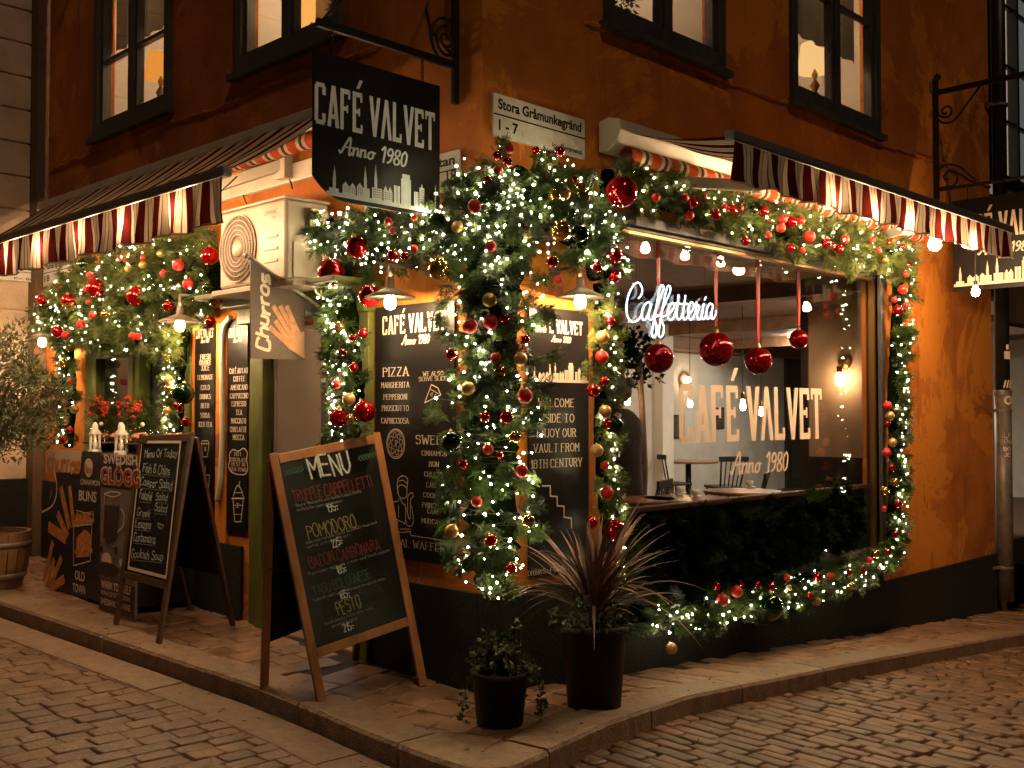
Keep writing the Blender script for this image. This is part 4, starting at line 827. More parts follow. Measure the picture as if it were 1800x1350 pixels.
hw = FP.uv(471, 616)[0] - FP.uv(447, 616)[0]; wd = FP.uv(452, 484)[1] - FP.uv(452, 616)[1]; rk.text('Churros', 0, .0, hw * .9, wd, .22, 'script', random.Random(4), slant=.2)
rk.build('lettering', M['cream_paint'], t)
def churro(ink, a, b, w): ink.line([ink.pl.uv(*a), ink.pl.uv(*b)], w)
for a, b_ in (((480, 540), (515, 598)), ((492, 540), (522, 596)), ((503, 540), (526, 592)), ((474, 576), (506, 606)), ((484, 566), (512, 608))): churro(ik, a, b_, .033)
ik.build('churros', mat('churro_print', (.50, .22, .09), .6, var=.3, vscale=30), t)
kk.quad([kk.pl.uv(*q) for q in ((505, 612), (528, 584), (534, 582), (534, 631))]); kk.build('paper_cone', mat('kraft_print', (.46, .24, .12), .6), t)
sk = Ink(FP, .0125); r3 = random.Random(9)
for _ in range(90):
    x, y = r3.gauss(505, 18), r3.gauss(580, 26)
    if 444 < x < 532 and y < 628 and y > 470 + (x - 440) * .8: q = FP.uv(x, y); sk.disc(q[0], q[1], .0014, 5)
sk.build('sugar_specks', M['cream_paint'], t)
# ------------------------------------------------------------------ drainpipe with stickers
t = thing('drainpipe', 'black and grey drainpipe with stickers at the right end of the orange wall', 'drainpipe', FR.P(7.86, -.5, .07)); x = 7.86
zs = PR(.07).hit(1750, 690).z; ze = PR(.07).hit(1757, 1058).z
b = MB(); b.tube([(x, -.09, zs), (x, -.09, 9)], .075, 16); b.build('upper_pipe', M['black'], t)
b = MB(); b.tube([(x, -.09, ze), (x, -.09, zs + .0)], .088, 16); b.lathe([(.09, 0), (.096, .02), (.09, .06)], (x, -.09, zs - .03), 16); b.build('lower_pipe', M['steel'], t)
for y in (722, 1000, 185):
    z = PR(.07).hit(1750, y).z; b = MB(); b.lathe([(.094, -.015), (.096, 0), (.094, .015)], (x, -.09, z), 16); b.bar((x - .19, -.02, z), (x - .06, -.08, z), .02, .03); b.build('pipe_bracket', M['steel'], t)
class Cyl(Plane):
    def P(s, u, v, k=0): a = math.pi * 1.25 + u / .09; r = .0895 + k; return V((x + r * math.cos(a), -.09 + r * math.sin(a), v))
cy = Cyl((0, 0, 0), (1, 0, 0), (0, 0, 1)); Z = lambda y: PR(.17).hit(1752, y).z
ik = Ink(cy, .003); k2 = Ink(cy, .006)
for i in range(16):
    a, b_ = i * math.pi / 8, (i + 1) * math.pi / 8; c0 = Z(703); ik.quad([(.02 + r * math.cos(q), c0 + r * math.sin(q)) for r, q in ((.028, a), (.05, a), (.05, b_), (.028, b_))])
ik.rect(-.02, Z(629), .05, Z(615)); ik.rect(0, Z(612), .03, Z(603))
for i in range(4): ik.quad([(-.035 + i * .03, Z(681)), (-.02 + i * .03, Z(681)), (.0 + i * .03, Z(667)), (-.015 + i * .03, Z(667))])
ik.text('LP', -.03, Z(770), .05, .08, .12); ik.text('Oau', -.03, Z(780), .045, .1, .12)
ik.build('sticker', M['cream_paint'], t); ik = Ink(cy, .003); ik.rect(-.05, Z(806), .055, Z(784)); ik.build('black_sticker', M['black'], t); k2.text('BO', -.035, Z(794), .04, .07, .2); k2.text('JE', -.035, Z(804.5), .04, .07, .2); k2.build('sticker_text', M['cream_paint'], t)
# ------------------------------------------------------------------ chalkboards standing on the pavement
def easel(label, A, B, TL, TR, C, D, b0, wood, rail=.052):
    A, B, TL, TR, C, D = map(V, (A, B, TL, TR, C, D)); t = thing('chalkboard_stand', label, 'chalkboard', (A + B + C + D) / 4)
    Wp = lambda a, b: A.lerp(TL, b).lerp(B.lerp(TR, b), a)
    N = (B - A).cross(TL - A).normalized()
    for P_, Q_ in ((A, TL), (B, TR)): b = MB(); b.bar(P_, Q_ + (Q_ - P_).normalized() * .02, rail, .026, up=N); b.build('leg', wood, t, bevel=.004)
    Nb = (D - C).cross(TL - C).normalized(); off = N * -.03
    for P_, Q_ in ((C, TL), (D, TR)): b = MB(); b.bar(P_, Q_ + off - V((0, 0, .01)), rail, .024, up=Nb); b.build('rear_leg', wood, t, bevel=.004)
    ux = (B - A).normalized() * rail * .5; uz = (TL - A).normalized()
    b = MB(); b.bar(Wp(0, 1) + ux - uz * .02, Wp(1, 1) - ux - uz * .02, rail * 1.1, .0275, up=N); b.build('top_rail', wood, t, bevel=.004)
    b = MB(); b.bar(Wp(0, b0) + ux, Wp(1, b0) - ux, rail, .0265, up=N); b.build('bottom_rail', wood, t, bevel=.004)
    b = MB(); q = [Wp(0, b0) + ux * .9 + uz * .02, Wp(1, b0) - ux * .9 + uz * .02, Wp(1, 1) - ux * .9 - uz * .03, Wp(0, 1) + ux * .9 - uz * .03]; b.prism([c - N * .006 for c in q], N * .010); b.build('slate', M['chalkboard'], t)
    R = lambda a, b: C.lerp(TL + off, b).lerp(D.lerp(TR + off, b), a); b = MB(); b.prism([R(.03, b0), R(.97, b0), R(.97, .97), R(.03, .97)], Nb * .008); b.build('rear_slate', M['chalkboard'], t)
    b = MB(); b.tube([Wp(.02, .55), C.lerp(TL, .55)], .003, 4); b.build('stay_cord', M['wire'], t)
    pl = Plane(A + N * .004, B - A, TL - A); return t, pl
chalk = {'w': mat('chalk_white', (.50, .56, .54), .9, var=.35, vscale=60), 'r': mat('chalk_red', (.17, .032, .026), .9, var=.5, vscale=60), 'y': mat('chalk_yellow', (.24, .23, .07), .9, var=.4, vscale=60), 'g': mat('chalk_green', (.03, .10, .055), .9, var=.4, vscale=60), 's': mat('chalk_faint', (.17, .19, .18), .9, var=.6, vscale=80), 'd': mat('chalk_teal', (.045, .085, .075), .9, var=.5, vscale=60)}
t, pl = easel('large chalkboard stand with MENU and pasta prices, in front of the doorway', (-.78, .42, G(-.78, .42) - .11), (-.153, .335, G(-.15, .33)), (-.861, .834, 1.355), (-.113, .835, 1.465), (-.87, .90, G(-.9, .9) - .10), (-.098, 1.06, G(-.1, 1.06)), .25, M['oak'])
ink = {k: Ink(pl, .0012 + i * .0002) for i, k in enumerate(chalk)}; rg = random.Random(12)
def wr(k, s, p0, p1, hpx, sw=.11, style='chalk'):
    """chalk line from photo point p0 to p1 along its foot"""
    a = pl.uv(*p0); b = pl.uv(*p1); h = hpx * (pl.uv(p0[0], p0[1] - 50)[1] - a[1]) / 50; w = math.hypot(b[0] - a[0], b[1] - a[1]); ang = math.atan2(b[1] - a[1], b[0] - a[0])
    c = Plane(pl.P(a[0], a[1], 0), pl.U * math.cos(ang) + pl.V * math.sin(ang), pl.V * math.cos(ang) - pl.U * math.sin(ang)); i = ink[k]; keep = i.pl; i.pl = c; i.text(s, 0, 0, h, w, sw, style, rg); i.pl = keep
wr('w', 'MENU', (548, 842), (617, 828), 38, .095)
wr('r', 'TRUFFLE', (517, 884), (567, 874), 22, .075); wr('r', 'CAPPELLETTI', (573, 873), (655, 857), 22, .075)
wr('s', 'Beurre filled pasta with ricotta & black truffle', (520, 891), (635, 866), 5, .16); wr('s', 'truffle butter cream and parmesan', (522, 899), (602, 882), 5, .16)
wr('w', '195÷', (577, 901), (595, 896), 14, .12)
wr('y', 'POMODORO', (543, 947), (627, 925), 24, .085); wr('s', 'Italian san marzano tomato sauce with fresh basil', (538, 957), (662, 920), 5, .16); wr('s', 'and parmesan', (540, 964), (615, 942), 5, .16)
wr('w', '225÷', (585, 962), (603, 956), 14, .12)
wr('r', 'BACON CARBONARA', (546, 1000), (669, 966), 21, .075); wr('s', 'Parmesan egg yolk cream and black pepper', (543, 1012), (686, 968), 5, .16)
wr('w', '185÷', (594, 1009), (610, 1004), 14, .12)
wr('d', 'TAGU BOLOGNESE', (552, 1048), (652, 1016), 18, .08); wr('s', 'Tagliatelle meat ragu tomato sauce served with herbs', (549, 1058), (676, 1019), 5, .16)
wr('w', '185÷', (599, 1054), (616, 1048), 14, .12)
wr('y', 'PESTO', (595, 1082), (636, 1066), 24, .085); wr('s', 'Basil pesto with pine nuts', (571, 1099), (655, 1070), 5, .16); wr('s', 'parmesan & rocket', (584, 1103), (628, 1088), 5, .16)
wr('w', '215÷', (605, 1111), (623, 1105), 14, .12)
for x0, y0, sx in ((505, 832, 1), (630, 806, 1)):
    for i in range(6):
        x = x0 + i * 5.5; y = y0 - i * 1.4; d = -1 if x0 < 600 else 1; ink['g'].px([(x - 4 * d * -1, y - 5), (x, y), (x - 4 * d * -1, y + 4)], .007)
ink['d'].px([(560, 835), (560, 835.5)], .01)
ptb = bpy.data.objects[t.name]
for k, nm in zip(chalk, ('white_chalk', 'red_chalk', 'yellow_chalk', 'green_chalk', 'faint_chalk', 'teal_chalk')):
    if ink[k].mb.v: ink[k].build(nm, chalk[k], t)
t, pl = easel('smaller chalkboard stand listing the menu of today, by the poster counter', (-.814, 2.90, G(-.8, 2.9)), (-.838, 2.22, G(-.8, 2.2)), (-.60, 2.97, 1.435), (-.565, 2.31, 1.455), (-.15, 3.06, G(-.1, 3)), (-.167, 2.42, G(-.1, 2.4)), .27, M['dark_oak'], .05)
ink = {k: Ink(pl, .0012 + i * .0002) for i, k in enumerate(chalk)}
wr('w', 'Menu Of Today', (254, 804), (311, 803), 13, .12)
for s, a, b_, y in (('Fish & Chips', 251, 298, 829), ('Caesar Salad', 247, 302, 853), ('Falafel', 245, 266, 877), ('Salad', 274, 294, 878), ('Greek', 241, 264, 906), ('Salad', 272, 293, 898), ('Lasagne', 238, 265, 926), ('Carbonara', 235, 273, 950), ('Goulash Soup', 231, 286, 979)): wr('w', s, (a, y), (b_, y + (b_ - a) * .12), 15 if len(s) > 5 else 13, .11); ink['s'].px([(a, y + 5), (b_, y + 5 + (b_ - a) * .1)], .005)
pb = Ink(pl, .002)
pb.px([(250, 777), (318, 777)], .018); pb.px([(250, 777), (226, 998)], .018); pb.px([(318, 777), (292, 1015)], .018); pb.px([(226, 998), (292, 1015)], .022)
ink['y'].px([(278, 920), (288, 924), (284, 930), (279, 926), (278, 920)], .012)
pb.build('pale_border', M['cream_paint'], t)
for k, nm in zip(chalk, ('white_chalk', 'red_chalk', 'yellow_chalk', 'green_chalk', 'faint_chalk', 'teal_chalk')):
    if ink[k].mb.v: ink[k].build(nm, chalk[k], t)
# ------------------------------------------------------------------ street counter with posters, cake domes and lanterns
t = thing('street_counter', 'dark serving counter covered in food posters, outside the hatch', 'counter', (-.3, 3.85, G(-.3, 3.8)))
g = G(-.4, 3.85); ya, yb = 3.16, 4.47; zt = 1.275
b = MB(); b.box((-.60, ya, g + .03), (-.06, yb, zt - .02)); b.build('body', M['black'], t)
b = MB(); b.box((-.602, ya - .03, zt - .02), (-.03, yb + .04, zt + .012)); b.build('worktop', M['dark_oak'], t, bevel=.005)
CP = PL(.602); P0 = lambda x, y: CP.uv(x, y)
BR = mat('poster_brown', (.055, .032, .028), .5, var=.4, vscale=5); CHP = mat('churros_poster_print', (.68, .26, .075), .55, var=.4, vscale=22); PK = mat('poster_pink', (.85, .62, .47), .6, var=.08)
u0 = P0(66, 930)[0]; u1 = P0(178, 930)[0]; v1 = zt - .03; v0 = g + .02
poster = thing('poster', 'churros and cinnamon buns poster on the counter front, left of the mulled wine poster', 'poster', CP.P((u0 + u1) / 2, v0, 0))
b = MB(); b.pbox(CP, -yb, u1, v0, v1, .001, .006); b.build('sheet', mat('poster_night', (.018, .018, .028), .45, var=.5, vscale=4), poster)
p = CP.lift(.006); ik = Ink(p, .001); ik.quad([p.uv(*q) for q in ((86, 789), (144, 793), (141, 831), (81, 830))]); ik.build('pink_panel', PK, poster)
ik = Ink(p, .003); put(ik, 'CHURROS'.lower(), 85, 140, 798, 828, 'script', .2, random.Random(2)); ik.build('churros_lettering', CHP, poster)
ik = Ink(p, .001); ik.quad([p.uv(*q) for q in ((145, 793), (178, 795), (176, 880), (141, 868))]); ik.build('brown_panel', BR, poster)
ik = Ink(p, .0025)
for a, c, wd in (((108, 860), (122, 925), .075), ((123, 858), (130, 922), .06), ((103, 905), (118, 940), .07), ((88, 927), (114, 945), .095), ((93, 955), (78, 1020), .06), ((95, 985), (84, 1028), .06), ((108, 982), (90, 1028), .06), ((112, 1018), (88, 1036), .075)): churro(ik, a, c, wd)
ik.quad([p.uv(*q) for q in ((133, 905), (165, 898), (166, 918), (132, 925))]); ik.quad([p.uv(*q) for q in ((135, 945), (150, 930), (160, 940), (158, 978), (134, 980))])
for s_ in range(26): q = p.uv(rg.uniform(134, 162), rg.uniform(902, 922) if s_ % 2 else rg.uniform(940, 978)); ik.disc(q[0], q[1], rg.uniform(.015, .03), 7)
ik.build('pastry_pictures', CHP, poster)
ik = Ink(p, .006); ik.disc(*p.uv(157, 822), .082, 16, .075); ik.quad([p.uv(*q) for q in ((153, 830), (160, 830), (156, 840))]); ik.px([(135, 897), (166, 905)], .006); ik.px([(131, 925), (163, 921), (160, 986), (131, 994), (131, 925)], .008)
ik.px([(97, 832), (101, 850), (100, 872), (92, 890), (75, 900)], .016, 4); ik.px([(92, 862), (90, 875)], .008)
put(ik, 'CINNAMON', 143, 177, 843, 853, 'sans', bold=.01); put(ik, 'BUNS', 140, 171, 863, 881, 'sans', bold=.02)
put(ik, 'OLD', 133, 150, 1004, 1020, 'sans', bold=.012); put(ik, 'TOWN', 129, 151, 1027, 1042, 'sans', bold=.012); ik.build('pale_lettering', M['window_paint'], poster)
ik = Ink(p, .0085); put(ik, 'Best', 150, 165, 816, 830, 'script', .14); ik.build('bubble_lettering', CHP, poster)
CQ = PL(.665); u0 = CQ.uv(176, 940)[0]; u1 = CQ.uv(238, 940)[0]
poster = thing('poster', 'mulled wine poster with glass picture, leaning on the counter behind the smaller chalkboard', 'poster', CQ.P((u0 + u1) / 2, v0, 0))
b = MB(); b.pbox(CQ, u0, u1, g - .005, zt - .03, -.02, .0); b.build('sheet', mat('poster_stone', (.22, .18, .16), .5, var=.5, vscale=7), poster)
ik = Ink(CQ, .001); q = lambda x, y: CQ.uv(x, y); ik.quad([(u0, q(200, 858)[1]), (u1, q(200, 858)[1]), (u1, zt - .03), (u0, zt - .03)]); ik.quad([(u0, g - .005), (u1, g - .005), (u1, q(200, 1022)[1]), (u0, q(200, 1022)[1])]); ik.build('dark_panels', mat('poster_maroon', (.055, .022, .022), .5, var=.3), poster)
ik = Ink(CQ, .003); put(ik, 'SWEDISH', 183, 242, 800, 816, 'sans', bold=.035); put(ik, 'WARM YOURSELF', 178, 231, 1025, 1039, 'sans', bold=.025); put(ik, 'WITH A CUP OF TRADITIONAL', 178, 230, 1043, 1051, 'sans', bold=.01); put(ik, 'SWEDISH MULLED WINE', 178, 230, 1057, 1068, 'sans', bold=.015)
put(ik, 'GLÖGG', 177, 248, 824, 852, 'sans', bold=.075)
ik.px([(185, 870), (184, 885)], .008); ik.px([(184, 868), (199, 864), (213, 868), (199, 873), (184, 868)], .009, 3); ik.px([(214, 895), (219, 905), (217, 925), (207, 935)], .012, 3); ik.disc(*q(188, 985), .085, 14, .06); ik.disc(*q(165 + 20, 987), .05, 12, .04); ik.px([(212, 990), (219, 985)], .05); ik.build('pale_lettering', M['window_paint'], poster)
ik = Ink(CQ, .0058); put(ik, 'GLÖGG', 178.5, 246.5, 825, 851, 'sans', bold=.02); ik.build('red_lettering', mat('poster_red', (.42, .03, .02), .5), poster)
ik = Ink(CQ, .006); ik.quad([q(*c) for c in ((185, 888), (212, 889), (205, 948), (193, 955), (183, 945))]); ik.disc(*q(190, 1000), .20, 16, .05); ik.disc(*q(180, 965), .03); ik.disc(*q(205, 968), .03)
ik.build('dark_glass_picture', BR, poster)
for k in range(1):
    b = MB(); b.box((-.62, 3.18, g - .0), (-.58, 3.22, g + .03)); b.box((-.62, 4.4, g - .01), (-.58, 4.44, g + .03)); b.build('counter_foot', M['black'], t)
def cake_dome(label, x, y, r, kind):
    t = thing('cake_dome', label, 'cake dome', (x, y, zt + .012), 'cake domes on the counter'); z = zt + .012
    b = MB(); b.lathe([(.06, 0), (.05, .015), (.03, .05), (.03, .07), (r + .01, .075), (r + .012, .085), (0, .082)], (x, y, z), 24); b.build('plate', M['black'], t)
    b = MB(); b.lathe([(r, .088), (r, .13), (r * .92, .165), (r * .6, .2), (.02, .215)], (x, y, z), 28); d = b.build('glass_dome', M['dome'], t); b = MB(); b.ball((x, y, z + .232), .017, 12, 8); b.build('knob', M['white_in'], d)
    b = MB(); r4 = random.Random(int(x * 999))
    for _ in range(22): a, rr_ = r4.uniform(0, 6.3), r4.uniform(0, r * .7); c = V((x + rr_ * math.cos(a), y + rr_ * math.sin(a), z + .10 + r4.uniform(0, .045))); e = r4.uniform(0, 6.3); b.tube([c + V((math.cos(e + j) * .022, math.sin(e + j) * .022, .004 * j)) for j in np.arange(0, 5, .8)], .010, 6)
    b.build('pastries', M_past, t)
M_past = mat('pastry', (.48, .19, .06), .6, var=.35, vscale=25)
cake_dome('glass cake dome of pastries at the left end of the counter', -.34, 4.22, .14, 0); cake_dome('glass cake dome between the two white lanterns', -.36, 3.82, .125, 1); cake_dome('glass cake dome of swirl buns just right of the second lantern', -.36, 3.45, .12, 2); cake_dome('glass cake dome behind the top of the smaller chalkboard', -.22, 3.28, .13, 2)
def lantern(label, px, r):
    p = PL(.50).hit(px, 787); x, y = p.x, p.y; z = zt + .012; t = thing('lantern', label, 'lantern', (x, y, z), 'white candle lanterns on the counter')
    b = MB(); b.lathe([(r * 1.15, 0), (r * 1.15, .02), (r * .95, .03), (0, .03)], (x, y, z), 6, smooth=False); b.build('base', M['white_in'], t)
    for k in range(6): b = MB(); a = k * math.pi / 3; b.bar((x + r * .9 * math.cos(a), y + r * .9 * math.sin(a), z + .03), (x + r * .85 * math.cos(a), y + r * .85 * math.sin(a), z + .15), .012, .012); b.build('post', M['white_in'], t)
    b = MB(); b.lathe([(r * 1.05, .15), (r * 1.1, .158), (r * .5, .195), (r * .5, .225), (r * .3, .24), (0, .25)], (x, y, z), 12); b.build('roof', M['white_in'], t)
    b = MB(); b.lathe([(0, .03), (.022, .03), (.022, .09), (0, .09)], (x, y, z), 12); b.build('candle', M['white_in'], t)
    b = MB(); b.lathe([(.001, .092), (.006, .10), (.001, .12)], (x, y, z), 8); b.build('flame', emit('candle_flame_glow', (1, .6, .2), 40), t)
lantern('white candle lantern on the counter, nearer the olive tree', 167, .045); lantern('white candle lantern on the counter, nearer the smaller chalkboard', 213, .05)
# ------------------------------------------------------------------ fir garlands
gr = np.random.default_rng(5)
def frond(seed):
    r = np.random.default_rng(seed); vs = []; fs = []
    def needle(b, d, L, w, up):
        s = np.cross(d, up); s = s / (np.linalg.norm(s) + 1e-9) * w; i = len(vs); vs.extend([b - s, b + s, b + d * L]); fs.append((i, i + 1, i + 2))
    def twig(b, d, L, n, nl):
        up = np.array([0, 0, 1.]); side = np.cross(d, up); side /= np.linalg.norm(side) + 1e-9; i = len(vs); e = b + d * L
        vs.extend([b - side * .0014, b + side * .0014, e]); fs.append((i, i + 1, i + 2))
        for k in range(n):
            t = (k + .5) / n; p = b + d * L * t + np.array([0, 0, -.012 * t * t])
            for sgn in (-1, 1):
                dd = d * r.uniform(.5, .9) + side * sgn * r.uniform(.6, 1) + up * r.uniform(-.25, .5); dd /= np.linalg.norm(dd); needle(p, dd, nl * r.uniform(.75, 1.15) * (1 - .35 * t), .0022, up)
    X = np.array([1., 0, 0]); L = .15; twig(np.zeros(3), X, L, 13, .026)
    for k in range(4):
        for sgn in (-1, 1):
            t = .12 + .2 * k + r.uniform(-.04, .04); a = sgn * r.uniform(.6, 1.0); d = np.array([math.cos(a), math.sin(a), r.uniform(-.2, .25)]); d /= np.linalg.norm(d); twig(X * L * t, d, .075 * (1.1 - .55 * t) * r.uniform(.8, 1.2), 7, .022)
    return np.array(vs), np.array(fs)
FRONDS = [frond(i) for i in range(10)]
def basis(d, roll):
    d = d / np.linalg.norm(d); u = np.array([0, 0, 1.]) if abs(d[2]) < .95 else np.array([1., 0, 0]); y = np.cross(u, d); y /= np.linalg.norm(y); z = np.cross(d, y); c, s = math.cos(roll), math.sin(roll)
    return np.stack([d, y * c + z * s, -y * s + z * c], 1)
class Needles:
    def __init__(s): s.v = []; s.f = []; s.t = []; s.n = 0
    def put(s, p, d, sc=1.0, tone=None):
        V0, F0 = FRONDS[gr.integers(len(FRONDS))]; B = basis(np.array(d, float), gr.uniform(-1.2, 1.2)); s.v.append((V0 * sc) @ B.T + np.array(p)); s.f.append(F0 + s.n); s.n += len(V0)
        t = gr.random() if tone is None else tone; s.t.append(np.clip(t + gr.uniform(-.08, .08, len(V0)), 0, 1))
    def build(s, name, m, parent=None, **k):
        v = np.concatenate(s.v); f = np.concatenate(s.f); o = np.array(WORLD[parent.name]) if parent else np.array([*((v.min(0) + v.max(0)) / 2)[:2], v[:, 2].min()])
        me = bpy.data.meshes.new(name); me.vertices.add(len(v)); me.vertices.foreach_set('co', (v - o).astype(np.float32).ravel()); me.loops.add(f.size); me.loops.foreach_set('vertex_index', f.astype(np.int32).ravel())
        me.polygons.add(len(f)); me.polygons.foreach_set('loop_start', np.arange(0, f.size, 3, dtype=np.int32)); me.update(calc_edges=True)
        at = me.attributes.new('tone', 'FLOAT', 'POINT'); at.data.foreach_set('value', np.concatenate(s.t).astype(np.float32)); me.materials.append(m)
        ob = bpy.data.objects.new(name, me); S.collection.objects.link(ob); WORLD[ob.name] = tuple(o)
        if parent: ob.parent = parent
        else: ob.location = o
        for a, b in k.items(): ob['category' if a == 'cat' else a] = b
        return ob
PD = Plane((-.09, -.09, 0), (.7071, -.7071, 0), (0, 0, 1))
PLN = {'L': PL(.13), 'R': PL(.13), 'D': PD}; PLN['R'] = PR(.12)
bulb_me = MB(); bulb_me.ball((0, 0, 0), 1, 8, 6); _b = bulb_me.build('bulb', M['fairy'], origin=(0, 0, 0)); BULB = _b.data; bpy.data.objects.remove(_b)
def garland(label, nodes, dens, rb, bulbs, lights_label, m='needles', strand=1, hang=.25, core=True, group='fir garlands round the cafe front'):
    """nodes: plane key, photo column, photo row, half width in photo pixels"""
    pts = []; 
    for k, x, y, hw in nodes:
        pl = PLN[k]; p = pl.hit(x, y); dist = (p - CAM).dot(FW); pts.append((p, hw * dist / FPX, pl.N))
    P = smooth_path([q[0] for q in pts], 8); n = len(P); idx = [i / (n - 1) * (len(pts) - 1) for i in range(n)]
    rad_ = [pts[int(i)][1] * (1 - i % 1) + pts[min(int(i) + 1, len(pts) - 1)][1] * (i % 1) for i in idx]
    nor = [(pts[int(i)][2].lerp(pts[min(int(i) + 1, len(pts) - 1)][2], i % 1)).normalized() for i in idx]
    seg = [(P[i + 1] - P[i]).length for i in range(n - 1)]; tot = sum(seg); area = sum(s * r * 2 for s, r in zip(seg, rad_)); pr = np.array([s * r for s, r in zip(seg, rad_)]); pr /= pr.sum()
    t = thing('garland', label, 'garland', P[0], group)
    def at(i, f):
        c = P[i].lerp(P[i + 1], f); tg = (P[i + 1] - P[i]).normalized(); N = nor[i]; cr = tg.cross(N).normalized(); return c, tg, N, cr, rad_[i]
    nd = Needles(); num = int(area * dens * 2.7)
    k = 0
    while k < num:
        i = gr.choice(len(pr), p=pr); c, tg, N, cr, ra = at(i, gr.random()); th = math.acos(gr.uniform(-1, 1)) if gr.random() < .8 else gr.uniform(-.4, math.pi + .4); rho = gr.uniform(.45, 1.0) if gr.random() < .7 else gr.uniform(.8, 1.12)
        o = cr * math.cos(th) * ra * rho + N * math.sin(th) * rb * rho; d0 = cr * math.cos(th) * .8 + N * (abs(math.sin(th)) * .7 + .15) + tg * gr.uniform(-.9, .9) + V((0, 0, -hang)); tn = gr.random()
        for _ in range(gr.integers(5, 10)):   # a tuft: twigs fanning from one point
            d = d0.normalized() + V(gr.uniform(-.55, .55, 3)); nd.put(c + o - d.normalized() * gr.uniform(.05, .09) + V(gr.uniform(-.02, .02, 3)), d, gr.uniform(.6, 1.05), np.clip(tn + gr.uniform(-.2, .2), 0, 1)); k += 1
    nd.build('needles', M[m], t)
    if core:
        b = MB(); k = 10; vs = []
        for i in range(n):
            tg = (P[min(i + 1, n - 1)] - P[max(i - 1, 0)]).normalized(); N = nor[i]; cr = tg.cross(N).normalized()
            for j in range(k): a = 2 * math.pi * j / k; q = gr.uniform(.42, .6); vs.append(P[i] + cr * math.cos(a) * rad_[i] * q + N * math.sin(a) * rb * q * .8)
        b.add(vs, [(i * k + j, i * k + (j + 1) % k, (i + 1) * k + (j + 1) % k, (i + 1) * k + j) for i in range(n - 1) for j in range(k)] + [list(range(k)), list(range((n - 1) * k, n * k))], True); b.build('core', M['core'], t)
    bulbs = int(bulbs * (1.9 if 'tall corner' in lights_label else 1.3)); parts_ = [bulbs] if bulbs <= 100 else [bulbs // 2, bulbs - bulbs // 2]
    for si, bulbs in enumerate(parts_ if bulbs else []):
        if si: lights_label = lights_label.replace('warm white fairy lights', 'second string of fairy lights')
        ls = thing('fairy_lights', lights_label, 'fairy lights', P[0], 'warm white fairy light strings'); o0 = np.array(WORLD[ls.name]); wires = MB(); line = []
        for b_ in range(bulbs):
            s = (b_ + gr.uniform(0, 1.9)) / (bulbs + 1) * tot; i = 0
            while i < n - 2 and s > seg[i]: s -= seg[i]; i += 1
            c, tg, N, cr, ra = at(i, min(1, s / seg[i])); th = math.acos(gr.uniform(-1, 1)); rho = gr.uniform(.72, 1.1); p = c + cr * math.cos(th) * ra * rho * .97 + N * (math.sin(th) * rb * rho + gr.uniform(-.005, .04))
            ob = bpy.data.objects.new('bulb', BULB); S.collection.objects.link(ob); ob.parent = ls; ob.location = p - V(o0); ob.scale = [gr.choice([.0032, .004, .0048, .0055, .0068])] * 3
            line.append(p - N * .012)
        wires.tube(line, .0016, 4, caps=False); wires.build('wire', M['wire'], ls)
    return t
fl = 'warm white fairy lights wound through '
garland('broad fir garland arching over the serving hatch under the left awning', [('L', 84, 556, 40), ('L', 150, 528, 68), ('L', 235, 502, 88), ('L', 320, 492, 88), ('L', 392, 478, 72)], 420, .17, 100, fl + 'the broad garland over the hatch', 'needles_lit')
garland('hanging fir swag below the broad garland, over the hatch opening', [('L', 110, 585, 28), ('L', 200, 585, 30), ('L', 270, 600, 32), ('L', 325, 590, 34)], 420, .12, 26, fl + 'the swag right over the hatch', 'needles_lit', hang=.8)
garland('narrow fir garland down the hatch side next to the olive tree', [('L', 118, 590, 24), ('L', 126, 670, 23), ('L', 124, 740, 24), ('L', 120, 785, 24)], 480, .09, 34, fl + 'the narrow garland beside the olive tree')
garland('narrow fir garland down the hatch side next to the cold drinks board', [('L', 322, 590, 28), ('L', 316, 660, 26), ('L', 314, 730, 26), ('L', 312, 770, 24)], 480, .09, 30, fl + 'the narrow garland beside the cold drinks board', 'needles_lit')
garland('thick fir garland over the doorway below the hanging cafe sign', [('L', 578, 405, 45), ('L', 640, 425, 66), ('L', 710, 420, 58), ('L', 785, 410, 58), ('L', 830, 400, 60)], 400, .16, 72, fl + 'the garland over the doorway')
garland('fir garland down the door side next to the pizza board', [('L', 600, 470, 45), ('L', 610, 560, 48), ('L', 620, 650, 44), ('L', 622, 720, 42), ('L', 615, 775, 38)], 420, .13, 62, fl + 'the garland between door and pizza board')
garland('thick fir garland rising to a peak at the building corner under the street sign', [('D', 790, 410, 62), ('D', 862, 352, 88), ('R', 930, 345, 92), ('R', 990, 375, 98), ('R', 1040, 425, 74), ('R', 1056, 490, 40)], 430, .18, 96, fl + 'the peak under the street sign')
garland('tall thick fir garland down the building corner between pizza and welcome boards', [('D', 890, 300, 36), ('D', 868, 440, 96), ('D', 864, 560, 95), ('D', 864, 680, 95), ('D', 862, 800, 95), ('D', 866, 900, 92), ('D', 868, 980, 80), ('D', 858, 1040, 34)], 420, .17, 100, fl + 'the tall corner garland')
garland('long fir garland along the top of the shop window under the awning', [('R', 1065, 318, 44), ('R', 1150, 345, 38), ('R', 1250, 372, 40), ('R', 1350, 398, 46), ('R', 1450, 425, 48), ('R', 1540, 448, 38), ('R', 1585, 462, 28)], 460, .15, 64, fl + 'the garland above the shop window', 'needles_lit', hang=.05)
garland('slim fir garland between the welcome board and the shop window', [('R', 1058, 500, 34), ('R', 1056, 600, 32), ('R', 1056, 720, 31), ('R', 1060, 850, 28), ('R', 1072, 950, 22), ('R', 1076, 1040, 20)], 520, .09, 46, fl + 'the slim garland beside the welcome board', 'needles_lit')
